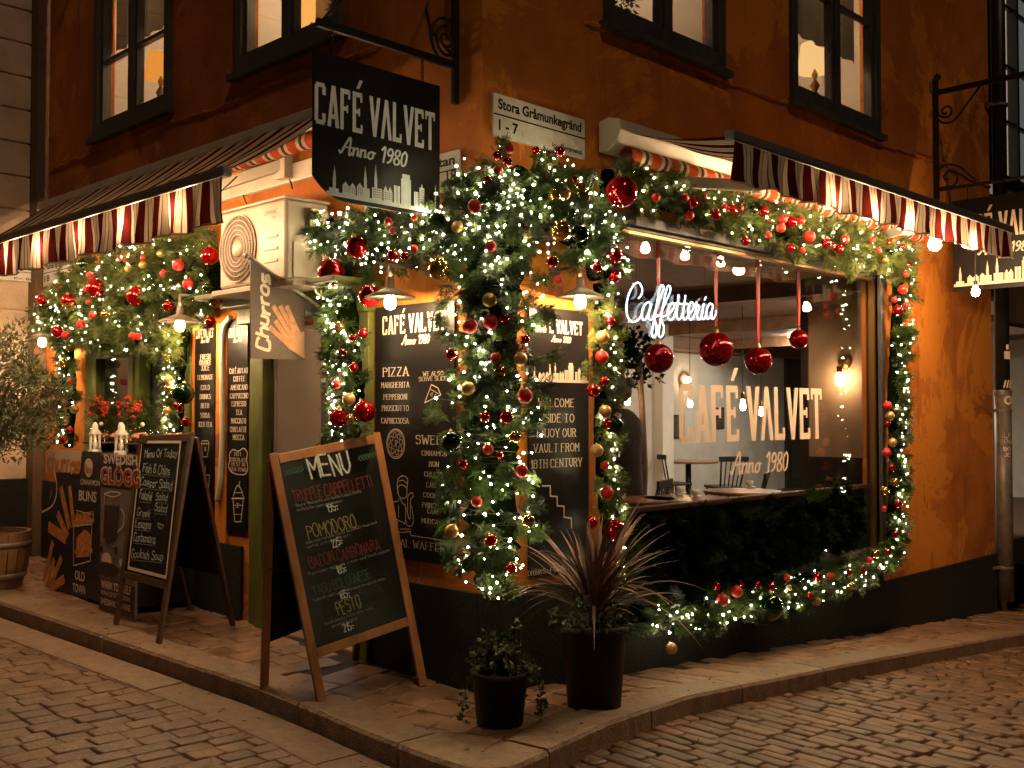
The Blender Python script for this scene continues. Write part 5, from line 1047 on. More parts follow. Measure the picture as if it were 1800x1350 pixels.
garland('fir garland down the far side of the shop window against bare orange wall', [('R', 1578, 455, 24), ('R', 1577, 560, 26), ('R', 1570, 700, 25), ('R', 1572, 830, 25), ('R', 1566, 960, 24)], 520, .11, 62, fl + 'the garland at the far side of the shop window')
garland('fir garland along the foot of the shop window, ending behind the spiky plant', [('R', 1115, 1075, 24), ('R', 1180, 1085, 26), ('R', 1250, 1072, 34), ('R', 1310, 1058, 36), ('R', 1400, 1035, 33), ('R', 1490, 1008, 29), ('R', 1562, 972, 24)], 440, .13, 66, fl + 'the garland at the foot of the shop window')
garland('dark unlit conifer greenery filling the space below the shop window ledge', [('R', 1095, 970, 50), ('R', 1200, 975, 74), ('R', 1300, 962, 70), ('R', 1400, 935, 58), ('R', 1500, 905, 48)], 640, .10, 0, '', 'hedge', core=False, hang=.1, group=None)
# ------------------------------------------------------------------ baubles
sp = MB(); sp.ball((0, 0, 0), 1, 28, 18); _b = sp.build('bauble', M['red_shiny'], origin=(0, 0, 0)); BALL = {}
for k in ('red_shiny', 'red_matte', 'gold_shiny', 'gold_matte', 'green_shiny'):
    me = _b.data.copy(); me.materials.clear(); me.materials.append(M[k]); BALL[k] = me
bpy.data.objects.remove(_b)
cp = MB(); cp.lathe([(.0, 1.17), (.15, 1.17), (.17, .95)], (0, 0, 0), 10); cp.tube([(.09 * math.cos(a), 0, 1.23 + .09 * math.sin(a)) for a in np.arange(0, 6.5, .7)], .02, 5, caps=False); _b = cp.build('cap', M['cap'], origin=(0, 0, 0)); CAP = _b.data; bpy.data.objects.remove(_b)
ORD = 'first second third fourth fifth sixth seventh eighth ninth tenth eleventh twelfth thirteenth fourteenth fifteenth sixteenth seventeenth eighteenth nineteenth twentieth twenty-first twenty-second twenty-third twenty-fourth twenty-fifth twenty-sixth twenty-seventh twenty-eighth twenty-ninth thirtieth'.split()
KIND = {'R': ('red_shiny', 'shiny red'), 'r': ('red_matte', 'matt red'), 'G': ('gold_shiny', 'shiny gold'), 'g': ('gold_matte', 'matt gold'), 'D': ('green_shiny', 'dark green glass')}
def baubles(pl, rb, where, order, group, data):
    """data: kind, photo column, photo row, radius in photo pixels"""
    seen = {}
    key = {'down': lambda d: d[2], 'along': lambda d: d[1], 'back': lambda d: -d[1]}[order]
    for k, x, y, r in sorted(data, key=key):
        r = max(r, 5.5); p = pl.lift(rb).hit(x, y); R_ = r * (p - CAM).dot(FW) / FPX; p = pl.lift(rb + R_ * .35).hit(x, y); R_ = r * (p - CAM).dot(FW) / FPX * .97
        mk, nm = KIND[k]; seen[k] = seen.get(k, 0) + 1
        size = 'large' if R_ > .058 else 'small' if R_ < .030 else 'medium'
        ob = bpy.data.objects.new('bauble', BALL[mk]); S.collection.objects.link(ob); ob.location = p; ob.scale = (R_, R_, R_); ob.rotation_euler = (gr.uniform(-.5, .5), gr.uniform(-.5, .5), gr.uniform(0, 6))
        ob['label'] = '%s %s bauble, %s %s one %s' % (size, nm, ORD[seen[k] - 1], nm.split()[-1] if nm != 'dark green glass' else 'green', where); ob['category'] = 'bauble'; ob['group'] = group
        c = bpy.data.objects.new('cap', CAP); S.collection.objects.link(c); c.parent = ob
def B(s): return [(q[0], *map(float, q[1:].split(','))) for q in s.split()]
pl = PL(.13); g0 = 'baubles on the garlands'
baubles(pl, .17, 'along the hatch garland from the stucco wall', 'along', g0, B('R73.6,527,10 R121,529,14 R168,506,17 R240,521,18 R369,450,17 r313,466,10.5 r330,499,10 r158,484,6.5 r152,508,6 R296,538,10 r163,554,7 r142,570,8 R101,583,11 r115,589,7 R370,566,10 r233,591,7 r243,592,6.5 r288,481,7 r252,453,6 g226,472,7 g251,466,7 g283,446,7 D146,463,9.5 G185,553,8 G379,527,13 r157,531,5 D364,505,8'))
baubles(pl, .09, 'down the garland beside the olive tree', 'down', g0, B('G121,612,6 G111,638,8 r124,670,6.5 r112.5,705,6 g131,719,8 g113,740,8 r122,756,6.5 r112,773,7.5'))
baubles(pl, .10, 'down the garland beside the cold drinks board', 'down', g0, B('G296,627,8 g296,668,9 G296,684,8 g294,722,7 D322,692,20 R310,713,6 R317,718,6.5 R327,742,8.5'))
baubles(pl, .13, 'down the garland beside the pizza board', 'down', g0, B('G597,575,10 R638,586,9 R620,594,7 R602,619.5,7 R622,646,8.5 r591,676,8 g613,702,12 R641,723,20.5 R596,734,18 G614,737,9 R649,520,20.5'))
baubles(pl, .16, 'along the garland over the doorway', 'along', g0, B('r778,365,7 r834,363,13 R808,371,6 g804,399,11 r728,383,6 r683,390,8 r692,406,8 R627,435,21 R582,477,25 R691,449,11 R711,450,8 r727.5,437,7.5 G771,473,20'))
baubles(PD, .19, 'down the building corner garland', 'down', g0, B('r896,262,9 R874,274,9 R892,285,9 r876,300,8.5 R857,316,8 r863,433,10 R971,460,11 g860,527,13 r826,573,14 r862,566,14 R887,560,9 R923,597,9 R793,623,10 r871,629,10 g915,631,12.5 G880,653,11 g823,683,12.5 r923,696,14 R852,733,10 R890,733,12.5 D795,776,19 G904,768,11 r858,790,10 R878,800,7 R814,818,9 r917,828,12 r838,882,10 g794,934,13 R863,950,12 G928,915,12 R898,999,10'))
pr_ = PR(.12)
baubles(pr_, .18, 'along the peak under the street sign', 'along', g0, B('R942,264,7.5 R984,266,9 R1009,315,6.5 G974,343,12 g991,340,12.5 G1020,331,12 R1030,345,7 D1003,375,9 G985,405,19 D1019,410,16 R916,378,6 R923,399,7.5 g932,415,13 R1050,470,9 r982,492,8'))
baubles(pr_, .10, 'down the garland beside the welcome board', 'down', g0, B('R1077,449,18 R1080,485,12 R1073,565,9 g1059,593,12.5 r1058,628,12.5 R1043,687,12 R1062,670,9 g1064,723,11.5 R1068,745,10 D1079,747,17 g1049,792,12 r1063,818,8 r1067,866,12 R1040,919,10.5 R1080,932,20 r1075,1000,8 g1069,978,7'))
baubles(pr_, .16, 'along the garland above the shop window', 'along', g0, B('R1093,337,29 r1153,347,8 r1203,348,8.5 R1217,356,10.5 r1237,345,6 r1212,379,8.5 R1257,377,10 r1273,363,5.5 R1286,370,11 r1301,366,7 D1324,368,8 R1341,371,10.5 r1352,385,7 r1376,385,8.5 R1391,390,10.5 r1408,388,7.5 r1373,401,8.5 r1351,413,6 r1423,416,10.5 R1310,424,8.5 R1390,436,8 R1452,427,9.5 r1485,421,8.5 R1475,438,8 R1461,433,7.5 r1410,440,5.5 r1533,422,5.5 r1545,440,5.5 R1562,426,6 D1564,442,7.5 G1555,457,7 R1586,433,5'))
baubles(pr_, .12, 'down the far side of the shop window', 'down', g0, B('R1596,466,7.5 r1592,482,6 r1587,509,9 R1578,545,9.5 r1594,537,6.5 r1572,527,5.5 r1560,713,8 g1564,731,8.5 R1560,745,5.5 g1569,778,8 r1559,796,8 R1568,822,7 G1573,848,8 G1555,863,8 R1578,886,7 r1554,894,5.5 R1574,939,5.5 R1560,970,5.5'))
baubles(pr_, .13, 'along the foot garland from the spiky plant', 'along', g0, B('g1180,1140,11 G1539,974,7.5 r1528,985,6.5 R1515,1002,8.5 R1493,1006,5.5 G1496,1030,7 r1460,1013,7 R1437,1015,8 D1404,1015,8.5 r1384,1016,6.5 R1423,1048,7 g1435,1057,8 R1355,1033,9.5 R1331,1028,6.5 D1352,1067,25 r1295,1040,10.5 r1270,1055,11.5 R1302,1025,5.5 R1260,1031,7 g1387,1033,5.5'))
# ------------------------------------------------------------------ things behind the shop window
x0, x1, y0, y1, z0, z1 = .17, 15.6, .17, 6.6, .12, 2.93
NP = PR(-.12)
t = thing('neon_sign', 'white neon script sign on clear backing behind the shop window', 'neon sign', NP.hit(1180, 550))
Z = lambda s: [NP.hit(1080 + a / 9, 480 + b / 9) for a, b in [tuple(map(float, q.split(','))) for q in s.split()]]
NE = ['380,400 428,340 438,240 385,152 305,190 232,330 192,500 202,660 250,755 310,772 380,735 432,660', '585,500 540,462 482,500 440,590 435,680 462,745 512,700 565,570 585,490 548,610 540,690 572,742 615,700 645,600 690,480 755,310 782,225 748,190 712,260 682,420 655,600 612,820 590,950 622,1020 655,960 667,850 640,760 620,705 690,670 735,640 775,540 815,450 880,300 884,220 848,205 815,300 782,450 745,650 712,850 700,975 735,1018 775,950 782,850 750,760 735,700 790,682 850,650 915,590 948,520 920,468 872,520 842,620 852,710 890,745 935,700 970,600 1000,480 1015,340',
      '1000,480 988,580 985,680 1015,735 1055,700 1090,600 1125,350', '1110,480 1090,600 1088,690 1115,735 1152,700 1195,630 1252,560 1250,480 1210,465 1172,560 1167,660 1200,735 1245,705 1285,590 1300,450', '1300,500 1342,520 1340,560 1310,650 1325,725 1358,725 1392,640 1415,480', '1405,540 1387,640 1387,720 1420,725 1455,660', '1560,510 1512,480 1470,560 1455,660 1480,725 1522,680 1562,510 1540,640 1542,718 1572,718 1602,650 1612,590', '960,480 1060,486 1162,490', '1450,378 1425,425']
b = MB()
for s in NE: b.tube(smooth_path(Z(s), 6), .0052, 8)
b.build('neon_tube', M['neon'], t)
b = MB(); BK = PR(-.145); out = '130,560 170,330 290,150 390,110 470,180 470,360 560,430 640,330 690,180 780,130 920,160 950,330 1100,300 1180,420 1350,400 1450,330 1500,440 1600,500 1640,620 1600,740 1400,770 1100,770 900,780 820,860 800,1020 700,1070 570,1040 530,900 460,790 300,830 190,760'
pts = smooth_path([BK.hit(1080 + float(q.split(',')[0]) / 9, 480 + float(q.split(',')[1]) / 9) for q in (out + ' 130,560').split()], 4)[:-1]; b.prism(pts, (0, .006, 0)); b.build('clear_backing', M['clear'], t)
b = MB()
for x, y in ((1119, 490), (1238, 520)): p = NP.hit(x, y); b.tube([p, V((p.x, p.y, 2.86))], .0015, 4)
b.build('hanging_wire', M['wire'], t)
BPl = PR(-.28)
for lb, x, y, r, top in (('large red glass bauble hanging on red ribbon below the neon sign', 1158, 630, 26, 1), ('largest red glass bauble hanging from the end of the neon sign', 1259, 614, 30, 1), ('red glass bauble hanging low on a long wide red ribbon behind the window', 1333, 634, 24, 2), ('smallest of four red glass baubles on ribbons behind the window', 1404, 596, 17, 2)):
    p = BPl.hit(x, y); R_ = r * (p - CAM).dot(FW) / FPX; t = thing('hanging_bauble', lb, 'bauble', p, 'red baubles hanging behind the shop window')
    b = MB(); b.ball(p, R_, 36, 24); b.build('glass_ball', M['red_shiny'], t); b = MB(); b.lathe([(0, R_ * 1.17), (R_ * .14, R_ * 1.17), (R_ * .16, R_ * .97)], p, 12)
    b.tube([p + V((R_ * .14 * math.cos(a), 0, R_ * 1.30 + R_ * .14 * math.sin(a))) for a in np.arange(0, 6.6, .5)], .003, 5, caps=False); b.build('cap', M['cap'], t)
    b = MB(); w_ = .022 if top == 2 else .013; z = p.z + R_ * 1.4
    for k in (-1, 1): b.add([(p.x - w_ * .7, p.y + k * .004, z), (p.x + w_ * .7, p.y + k * .006, z), (p.x + w_, p.y + k * .01, 2.88), (p.x - w_, p.y + k * .012, 2.88)], [(0, 1, 2, 3)])
    b.build('ribbon', M['ribbon'], t)
# name painted on the glass
GP = PR(.0); GPl = TP; t = thing('window_lettering', 'large cream cafe name painted on the shop window glass', 'lettering', GPl.hit(1320, 740))
ik = Ink(GPl, .0015); 
ik.pl = TP.lift(.001); a = ik.pl.uv(1194, 777); b_ = ik.pl.uv(1446, 772); top = ik.pl.uv(1320, 679)[1]; bot = ik.pl.uv(1320, 775)[1]; logo(ik, a[0], bot, top - bot, b_[0] - a[0])
a = ik.pl.uv(1285, 836); b_ = ik.pl.uv(1384, 826); anno(ik, a[0], ik.pl.uv(1335, 830)[1], ik.pl.uv(1335, 797)[1] - ik.pl.uv(1335, 830)[1], b_[0] - a[0], .14); ik.build('painted_name', M['window_paint'], t)
# tables, chairs
def table(label, x, y, r, h=.76):
    t = thing('cafe_table', label, 'table', (x, y, z0), 'round cafe tables'); b = MB(); b.lathe([(0, h - .03), (r, h - .03), (r + .006, h - .015), (r, h), (0, h)], (x, y, z0), 32, smooth=False); b.build('tabletop', M['table_wood'], t, bevel=.003)
    b = MB(); b.tube([(x, y, z0 + .02), (x, y, z0 + h - .031)], .045, 12); b.build('pedestal', M['black'], t); b = MB(); b.lathe([(0, 0), (.22, 0), (.22, .015), (.05, .03)], (x, y, z0), 20); b.build('foot', M['black'], t)
def chair(label, x, y, a):
    t = thing('spindle_chair', label, 'chair', (x, y, z0), 'black spindle back chairs'); c, s = math.cos(a), math.sin(a); W = lambda u, v, z: V((x + u * c - v * s, y + u * s + v * c, z0 + z))
    b = MB(); b.hexa([W(-.21, -.2, .43), W(.21, -.2, .43), W(.19, .2, .42), W(-.19, .2, .42), W(-.21, -.2, .465), W(.21, -.2, .465), W(.19, .2, .455), W(-.19, .2, .455)]); b.build('seat', M['black'], t, bevel=.01)
    for u in (-1, 1):
        b = MB(); b.tube([W(u * .17, -.16, .43), W(u * .22, -.21, 0)], [.018, .012], 8); b.build('leg', M['black'], t); b = MB(); b.tube([W(u * .15, .15, .43), W(u * .2, .23, 0)], [.018, .012], 8); b.build('leg', M['black'], t)
    b = MB()
    for k in range(6): u = (k - 2.5) / 2.5; b.tube([W(u * .16, .17, .455), W(u * .20, .27, .84)], .009 if abs(u) < 1 else .014, 6)
    b.build('back_spindles', M['black'], t); b = MB(); b.bar(W(-.24, .275, .85), W(.24, .275, .85), .025, .075); b.build('top_rail', M['black'], t, bevel=.008)
GZ = lambda px, py, z: hitz(px, py, z)
for lb, px, py in (('round cafe table nearest the window, below the name lettering', 1205, 875), ('second round cafe table, under the painted year on the window', 1305, 862), ('far small round cafe table in front of the grey wall', 1210, 810)):
    p = GZ(px, py, z0 + .76); table(lb, p.x, p.y, .36 if py > 850 else .46)
p = GZ(1120, 876, z0 + .76); table('round cafe table in the window end nearest the welcome board', p.x, p.y, .33)
for lb, px, py, a in (('black spindle chair seen through the glass below the neon sign', 1118, 845, 3.5), ('black spindle chair beyond the far table, facing the grey wall', 1272, 803, 2.7), ('black spindle chair beside the second table, partly behind the painted year', 1300, 832, 3.6), ('black spindle chair at the far table next to the white pillar', 1183, 800, 1.2)):
    p = GZ(px, py, z0 + .87); chair(lb, p.x, p.y, a)
# lamps inside
def pendant(label, px, py, d):
    p = CAM + ray(px, py) * d; t = thing('pendant_lamp', label, 'lamp', p, 'filament pendant lamps inside the cafe'); b = MB(); b.lathe([(.004, -.06), (.028, -.05), (.034, -.015), (.024, .045), (.02, .075)], p, 14); b.build('bulb', M['bulb_in'], t)
    b = MB(); b.lathe([(.024, .075), (.028, .085), (.026, .15), (.008, .17)], p, 12); b.build('socket', M['brass'], t); b = MB(); b.tube([p + V((0, 0, .16)), V((p.x, p.y, z1 - .001))], .005, 5); b.build('cord', M['wire'], t)
for i, (x, y, d) in enumerate(((1103, 703, 12), (1213, 708, 14.0), (1306, 713, 13), (1338, 724, 16))): pendant(('filament pendant bulb beside the standing person', 'filament pendant bulb behind the first letter on the glass', 'filament pendant bulb hanging just before the middle of the painted name', 'smaller filament pendant bulb low behind the painted name')[i], x, y, d)
def sconce(label, p, N, disc):
    t = thing('wall_sconce', label, 'lamp', p, 'brass wall lamps inside the cafe'); N = V(N); b = MB(); b.lathe([(0, 0), (disc, .004), (disc * .9, .02), (0, .03)], p, 24, axis=N); b.build('backplate', M['brass'], t)
    e = p + N * .12 + V((0, 0, .0)); b = MB(); b.tube([p + N * .02, e, e - V((0, 0, .05))], .009, 6); b.lathe([(.024, -.11), (.028, -.05), (.01, -.045)], e, 12); b.build('arm', M['brass'], t); b = MB(); b.lathe([(.004, -.24), (.03, -.225), (.036, -.18), (.022, -.11)], e, 14); b.build('bulb', M['bulb_in'], t)
sconce('brass wall lamp with bare bulb on the beige wall near the window end', V((5.618, .62, 2.12)), (-1, 0, 0), .075)
p = CAM + ray(1318, 668) * 16; sconce('small brass wall lamp above the accent of the painted name', V((p.x, 6.59, 2.2)), (0, -1, 0), .07)
for lb, px, py, y_ in (('round copper disc lamp on the wall behind the first painted letter', 1203, 668, 6.59), ('round copper disc lamp next to the standing person', 1076, 657, 5.09)):
    d = ray(px, py); p = CAM + d * ((y_ - CAM.y) / d.y); t = thing('disc_lamp', lb, 'lamp', p, 'copper disc lamps inside the cafe'); b = MB(); b.lathe([(0, .0), (.16, .0), (.16, .012), (0, .014)], p, 28, axis=(0, -1, 0)); b.build('disc', mat('copper_disc', (.55, .30, .18), .4, metal=.3), t); b = MB(); b.ball(p + V((0, -.08, 0)), .05, 14, 10); b.build('bulb', M['bulb_in'], t)
M['ceil'] = emit('added_ceiling_lamp_glow', (1, .86, .66), 300)
for i, (x, y) in enumerate(((7.6, 1.7), (9.5, 2.6), (11.8, 4.6), (1.0, 1.7))):  # lamps added to brighten the room, set mostly out of sight
    t = thing('added_ceiling_lamp', 'added round ceiling lamp brightening the cafe, %s' % ('behind the beige wall', 'nearer the grey back wall', 'before the grey back wall', 'inside the doorway')[i], 'lamp', (x, y, z1 - .2), 'added ceiling lamps brightening the cafe'); b = MB(); b.lathe([(0, -.09), (.12, -.08), (.17, -.03), (.17, -.012)], (x, y, z1), 20); b.build('lamp_globe', M['ceil'] if i < 3 else emit('added_doorway_lamp_glow', (1, .76, .5), 38), t); b = MB(); b.lathe([(.19, -.0005), (.19, -.012), (0, -.013)], (x, y, z1), 20); b.build('mount', M['brass'], t)
# ------------------------------------------------------------------ the person inside
def person(x, y, yaw):
    t = thing('person', 'person with dark hair in a bun and long black coat, standing inside the cafe', 'person', (x, y, z0)); me = bpy.data.meshes.new('body')
    J = [((0, 0, .95), .15), ((0, .005, 1.15), .145), ((0, 0, 1.38), .165), ((0, .0, 1.50), .06), ((0, .02, 1.58), .055), ((0, .02, 1.66), .085), ((0, .015, 1.73), .07),
         ((.17, 0, 1.42), .075), ((.22, .02, 1.16), .058), ((.19, .16, .95), .045), ((.17, .24, .93), .035), ((-.17, 0, 1.42), .075), ((-.23, .0, 1.15), .058), ((-.2, .10, .92), .045), ((-.19, .14, .86), .035),
         ((.09, 0, .85), .11), ((.10, .02, .48), .075), ((.10, 0, .09), .05), ((.10, .14, .04), .04), ((-.09, 0, .85), .11), ((-.10, .04, .48), .075), ((-.10, -.03, .09), .05), ((-.10, .11, .04), .04)]
    E_ = [(0, 1), (1, 2), (2, 3), (3, 4), (4, 5), (5, 6), (2, 7), (7, 8), (8, 9), (9, 10), (2, 11), (11, 12), (12, 13), (13, 14), (0, 15), (15, 16), (16, 17), (17, 18), (0, 19), (19, 20), (20, 21), (21, 22)]
    for base, s in ((10, 1), (14, -1)):
        bx, by, bz = J[base][0]
        for k in range(5):
            u = (k - 2) * .016; n0 = len(J); J += [((bx + u, by + .03, bz - .02), .0095), ((bx + u * 1.2, by + .06 + (.01 if k in (1, 2, 3) else -.012), bz - .05), .008)] if k else [((bx - s * .035, by + .02, bz), .0095), ((bx - s * .045, by + .05, bz - .02), .0085)]
            E_ += [(base, n0), (n0, n0 + 1)]
    me.from_pydata([j[0] for j in J], E_, []); ob = bpy.data.objects.new('body', me); S.collection.objects.link(ob); ob.parent = t
    sk = ob.modifiers.new('skin', 'SKIN'); lay = me.skin_vertices[0] if len(me.skin_vertices) else None
    if lay is None:
        bm = bmesh.new(); bm.from_mesh(me); bm.verts.layers.skin.verify(); bm.to_mesh(me); bm.free(); lay = me.skin_vertices[0]
    for i, j in enumerate(J): lay.data[i].radius = (j[1], j[1]); lay.data[i].use_root = (i == 0)
    ob.modifiers.new('round', 'SUBSURF').levels = 2; ob.modifiers['round'].render_levels = 2; me.materials.append(mat('skin', (.42, .24, .16), .55))
    for f in me.polygons: f.use_smooth = True
    def part(nm, b, m): o = b.build(nm, m, None, origin=(0, 0, 0)); o.location = (0, 0, 0); o.parent = t; return o
    b = MB(); b.smooth = True
    b.lathe([(.24, .42), (.235, .6), (.21, .9), (.20, 1.1), (.215, 1.3), (.20, 1.42), (.13, 1.5), (.075, 1.53), (.07, 1.50)], (0, 0, 0), 20)
    b.tube([(.19, 0, 1.44), (.235, .02, 1.17), (.2, .15, .97)], [.085, .075, .06], 10); b.tube([(-.19, 0, 1.44), (-.245, 0, 1.16), (-.21, .09, .94)], [.085, .075, .06], 10); part('coat', b, mat('black_coat', (.018, .016, .016), .9, var=.4, bump=.3))
    b = MB(); b.ball((0, -.012, 1.69), .108, 18, 12, (.95, 1.0, 1.05)); b.ball((0, -.09, 1.76), .055, 14, 10); part('hair', b, mat('dark_hair', (.025, .014, .009), .5, bump=.5, bscale=80))
    b = MB()
    for s in (-1, 1):
        b.ball((s * .03, .098, 1.675), .011, 8, 6); b.ball((s * .098, .02, 1.66), .022, 10, 8, (.5, .8, 1.3))
    b.ball((0, .108, 1.645), .014, 8, 6, (.8, 1, 1.4)); b.ball((0, .100, 1.612), .018, 8, 6, (1.3, .5, .4)); part('face_features', b, mat('skin_dark', (.34, .17, .12), .5))
    b = MB()
    for s in (-1, 1): b.lathe([(.085, .45), (.07, .25), (.06, .08)], (s * .1, 0, 0), 12); b.ball((s * .1, .06, .045), .05, 12, 8, (.9, 2.1, .9))
    part('trousers_and_boots', b, M['black']); t.rotation_euler.z = yaw
p = CAM + ray(1088, 700) * 9.6; person(p.x, p.y, .5)
# ------------------------------------------------------------------ shelves and cooler inside the doorway
t = thing('shelf_unit', 'white shelf unit with boxed goods inside the doorway', 'shelf', (.8, 2.9, z0))
b = MB()
for z in (.95, 1.42, 1.86, 2.25): b.box((.32, 2.72, z), (1.6, 3.04, z + .03))
b.box((.28, 2.72, z0), (.319, 3.04, 2.3)); b.build('shelf', M['white_in'], t)
cols = [(.6, .5, .42), (.75, .7, .65), (.25, .12, .08), (.5, .3, .2), (.08, .06, .06)]; r5 = random.Random(3)
for z in (1.45, 1.89):
    x = .36
    while x < 1.4:
        w_ = r5.uniform(.09, .15); h = r5.uniform(.2, .32); c = r5.choice(cols); o = MB(); o.box((x, 2.76, z + .001), (x + w_, 2.95, z + h)); o.m = 1; o.box((x + .02, 2.755, z + h * .25), (x + w_ - .02, 2.759, z + h * .7))
        o.build('goods_box', [mat('carton', c, .6), mat('carton_print', r5.choice(cols), .6)], bevel=.003, label='carton on the doorway shelf, %s' % ('with printed front, packed in a row with others'), cat='box', group='cartons on the doorway shelves'); x += w_ + .02
t = thing('display_cooler', 'small lit glass display cooler inside the doorway below the shelves', 'cooler', (.8, 2.5, z0)); b = MB(); b.box((.32, 2.3, z0), (1.6, 2.7, z0 + .35)); b.box((.32, 2.3, .90), (1.6, 2.7, .94)); b.box((.32, 2.66, z0 + .351), (1.6, 2.70, .899)); b.build('cabinet', M['white_in'], t); b = MB(); b.box((.32, 2.30, z0 + .351), (1.6, 2.306, .899)); b.build('front_glass', M['clear'], t); b = MB(); b.box((.36, 2.34, .88), (1.55, 2.37, .8995)); b.build('light_tube', emit('cool_tube_glow', (.7, .9, 1), 14), t)
b = MB(); b.box((.34, 2.32, .70), (1.58, 2.65, .71)); b.build('glass_shelf', M['dome'], t)
t = thing('potted_plant', 'leafy green pot plant with blue flower, on the cooler inside the doorway', 'plant', (.48, 2.45, .94)); b = MB(); b.lathe([(0, 0), (.08, 0), (.10, .16), (.09, .165), (.08, .14), (0, .14)], (.48, 2.45, .941), 16); b.build('pot', M['barrel'], t)
def leafball(b, c, R_, n, ll, lw, rg, up=.2, flat=1):
    for _ in range(n):
        d = V((rg.gauss(0, 1), rg.gauss(0, 1), rg.gauss(0, 1))).normalized(); p = V(c) + V((d.x * R_[0], d.y * R_[1], d.z * R_[2])) * rg.uniform(.3, 1) ** .6; e = (d * .7 + V((rg.uniform(-1, 1), rg.uniform(-1, 1), rg.uniform(-1, 1) + up))).normalized(); s = e.cross(V((rg.uniform(-1, 1), rg.uniform(-1, 1), rg.uniform(-1, 1)))).normalized() * lw * rg.uniform(.7, 1.2); L = ll * rg.uniform(.7, 1.25); b.t = rg.random()
        n_ = e.cross(s).normalized() * lw * .35; b.add([p, p + e * L * .4 + s + n_, p + e * L, p + e * L * .4 - s + n_], [(0, 1, 2), (0, 2, 3)])
rg = random.Random(21); b = MB(); leafball(b, (.48, 2.42, 1.24), (.15, .15, .17), 150, .11, .03, rg); b.build('foliage', M['leaf'], t); b = MB(); b.t = .5
leafball(b, (.44, 2.36, 1.42), (.035, .035, .04), 26, .07, .02, rg); b.build('flower', mat('blue_flower', (.01, .18, .45), .5), t)
# ------------------------------------------------------------------ rooms above: lamps and sill things
def table_lamp(label, pl, px, py, k, r, h, st, col):
    p = pl.lift(k).hit(px, py); t = thing('table_lamp', label, 'lamp', p); b = MB(); b.lathe([(r * 1.05, -h / 2), (r * .82, h / 2)], p, 24); b.build('lamp_shade', emit('lit_lampshade', col, st), t)
    b = MB(); b.lathe([(.008, -h / 2 + .02), (.03, -h / 2 - .03), (.012, -h / 2 - .07), (.045, -h / 2 - .13), (.02, -h / 2 - .18), (.055, -h / 2 - .23), (0, -h / 2 - .235)], p, 14); b.build('lamp_foot', M['brass'], t)
table_lamp('glowing orange lampshade in the upper window over the serving hatch', PL(), 283, 117, -.28, .14, .22, 1.1, (1, .36, .05)); table_lamp('glowing cream lampshade in the upper window nearer the drainpipe', PR(), 1432, 102, -.3, .15, .25, 1.3, (1, .60, .22))
table_lamp('tall glowing orange lampshade in the upper window above the hanging cafe sign', PL(), 548, 10, -.45, .14, .3, 1.3, (1, .45, .10))
for lb, pl, u, st in (('above the serving hatch', FL, -4.4, 200), ('above the doorway', FL, -2.0, 210), ('above the neon sign', FR, 1.8, 80), ('nearer the drainpipe', FR, 4.4, 150)):  # globes added high in the upper rooms to light their walls
    p = pl.P(u, 5.55, -.75); t = thing('added_ceiling_globe', 'added globe lamp lighting the upstairs room ' + lb, 'lamp', p); b = MB(); b.ball(p, .09, 16, 10); b.build('globe', emit('added_globe_glow', (1, .64, .34), st), t); b = MB(); b.tube([p + V((0, 0, .09)), p + V((0, 0, .6))], .008, 6); b.build('cord', M['wire'], t)
def curtain(label, pl, u0, u1, v0, v1, k, m):
    b = MB(); b.smooth = True; n = 24; vs = []
    for i in range(n + 1):
        u = u0 + (u1 - u0) * i / n; kk = k + .02 * math.sin(i * 1.5); vs += [pl.P(u, v0, kk), pl.P(u, v1, kk)]
    b.add(vs, [(2 * i, 2 * i + 2, 2 * i + 3, 2 * i + 1) for i in range(n)]); b.build('curtain', m, label=label, cat='curtain')
cu = cloth('pale_curtain', (.55, .36, .18), .4); cd_ = cloth('grey_blind', (.20, .17, .13), .15)
curtain('dark blind drawn down behind the upper window over the serving hatch', FL, -5.1, -3.8, 4.98, 5.95, -.16, cd_); curtain('dark blind drawn down behind the upper window nearer the drainpipe', FR, 3.6, 4.99, 4.86, 5.95, -.16, cd_); curtain('amber curtain in the upper window above the hanging cafe sign', FL, -1.95, -1.45, 4.15, 5.95, -.2, cu)
# ------------------------------------------------------------------ plants on the pavement
t = thing('olive_tree', 'olive tree with grey green crown in a half barrel at the far left', 'tree', (-.98, 4.95, G(-1, 4.95))); X0, Y0 = -.98, 4.95; g = G(-1, 4.95)
b = MB(); tp = smooth_path([(X0, Y0, g + .45), (X0 - .02, Y0 + .02, g + .8), (X0 + .03, Y0 - .02, g + 1.15), (X0, Y0, g + 1.5)], 5); b.tube(tp, [.045 - .0012 * i for i in range(len(tp))], 10)
for k in range(9): a = k * 2.4; b.tube(smooth_path([(X0, Y0, g + 1.1 + .04 * k), (X0 + .2 * math.cos(a), Y0 + .2 * math.sin(a), g + 1.4 + .05 * k), (X0 + .42 * math.cos(a), Y0 + .42 * math.sin(a), g + 1.6 + .06 * k)], 4), [.02, .018, .016, .014, .012, .010, .008, .007, .005][:9], 6)
b.build('trunk', M['bark'], t); b = MB(); rg = random.Random(31)
for k in range(46):
    d = V((rg.gauss(0, 1), rg.gauss(0, 1), rg.gauss(0, .95))).normalized() * rg.uniform(.15, 1) ** .5; c = (X0 + .08 + d.x * .50, Y0 + d.y * .48, g + 1.62 + d.z * .58); q = rg.uniform(.11, .18); leafball(b, c, (q, q, q * 1.1), 190, .058, .0095, rg, .5)
b.build('crown', M['olive'], t)
t = thing('half_barrel', 'wooden half barrel planter holding the olive tree', 'planter', (X0, Y0, g)); b = MB(); n = 22
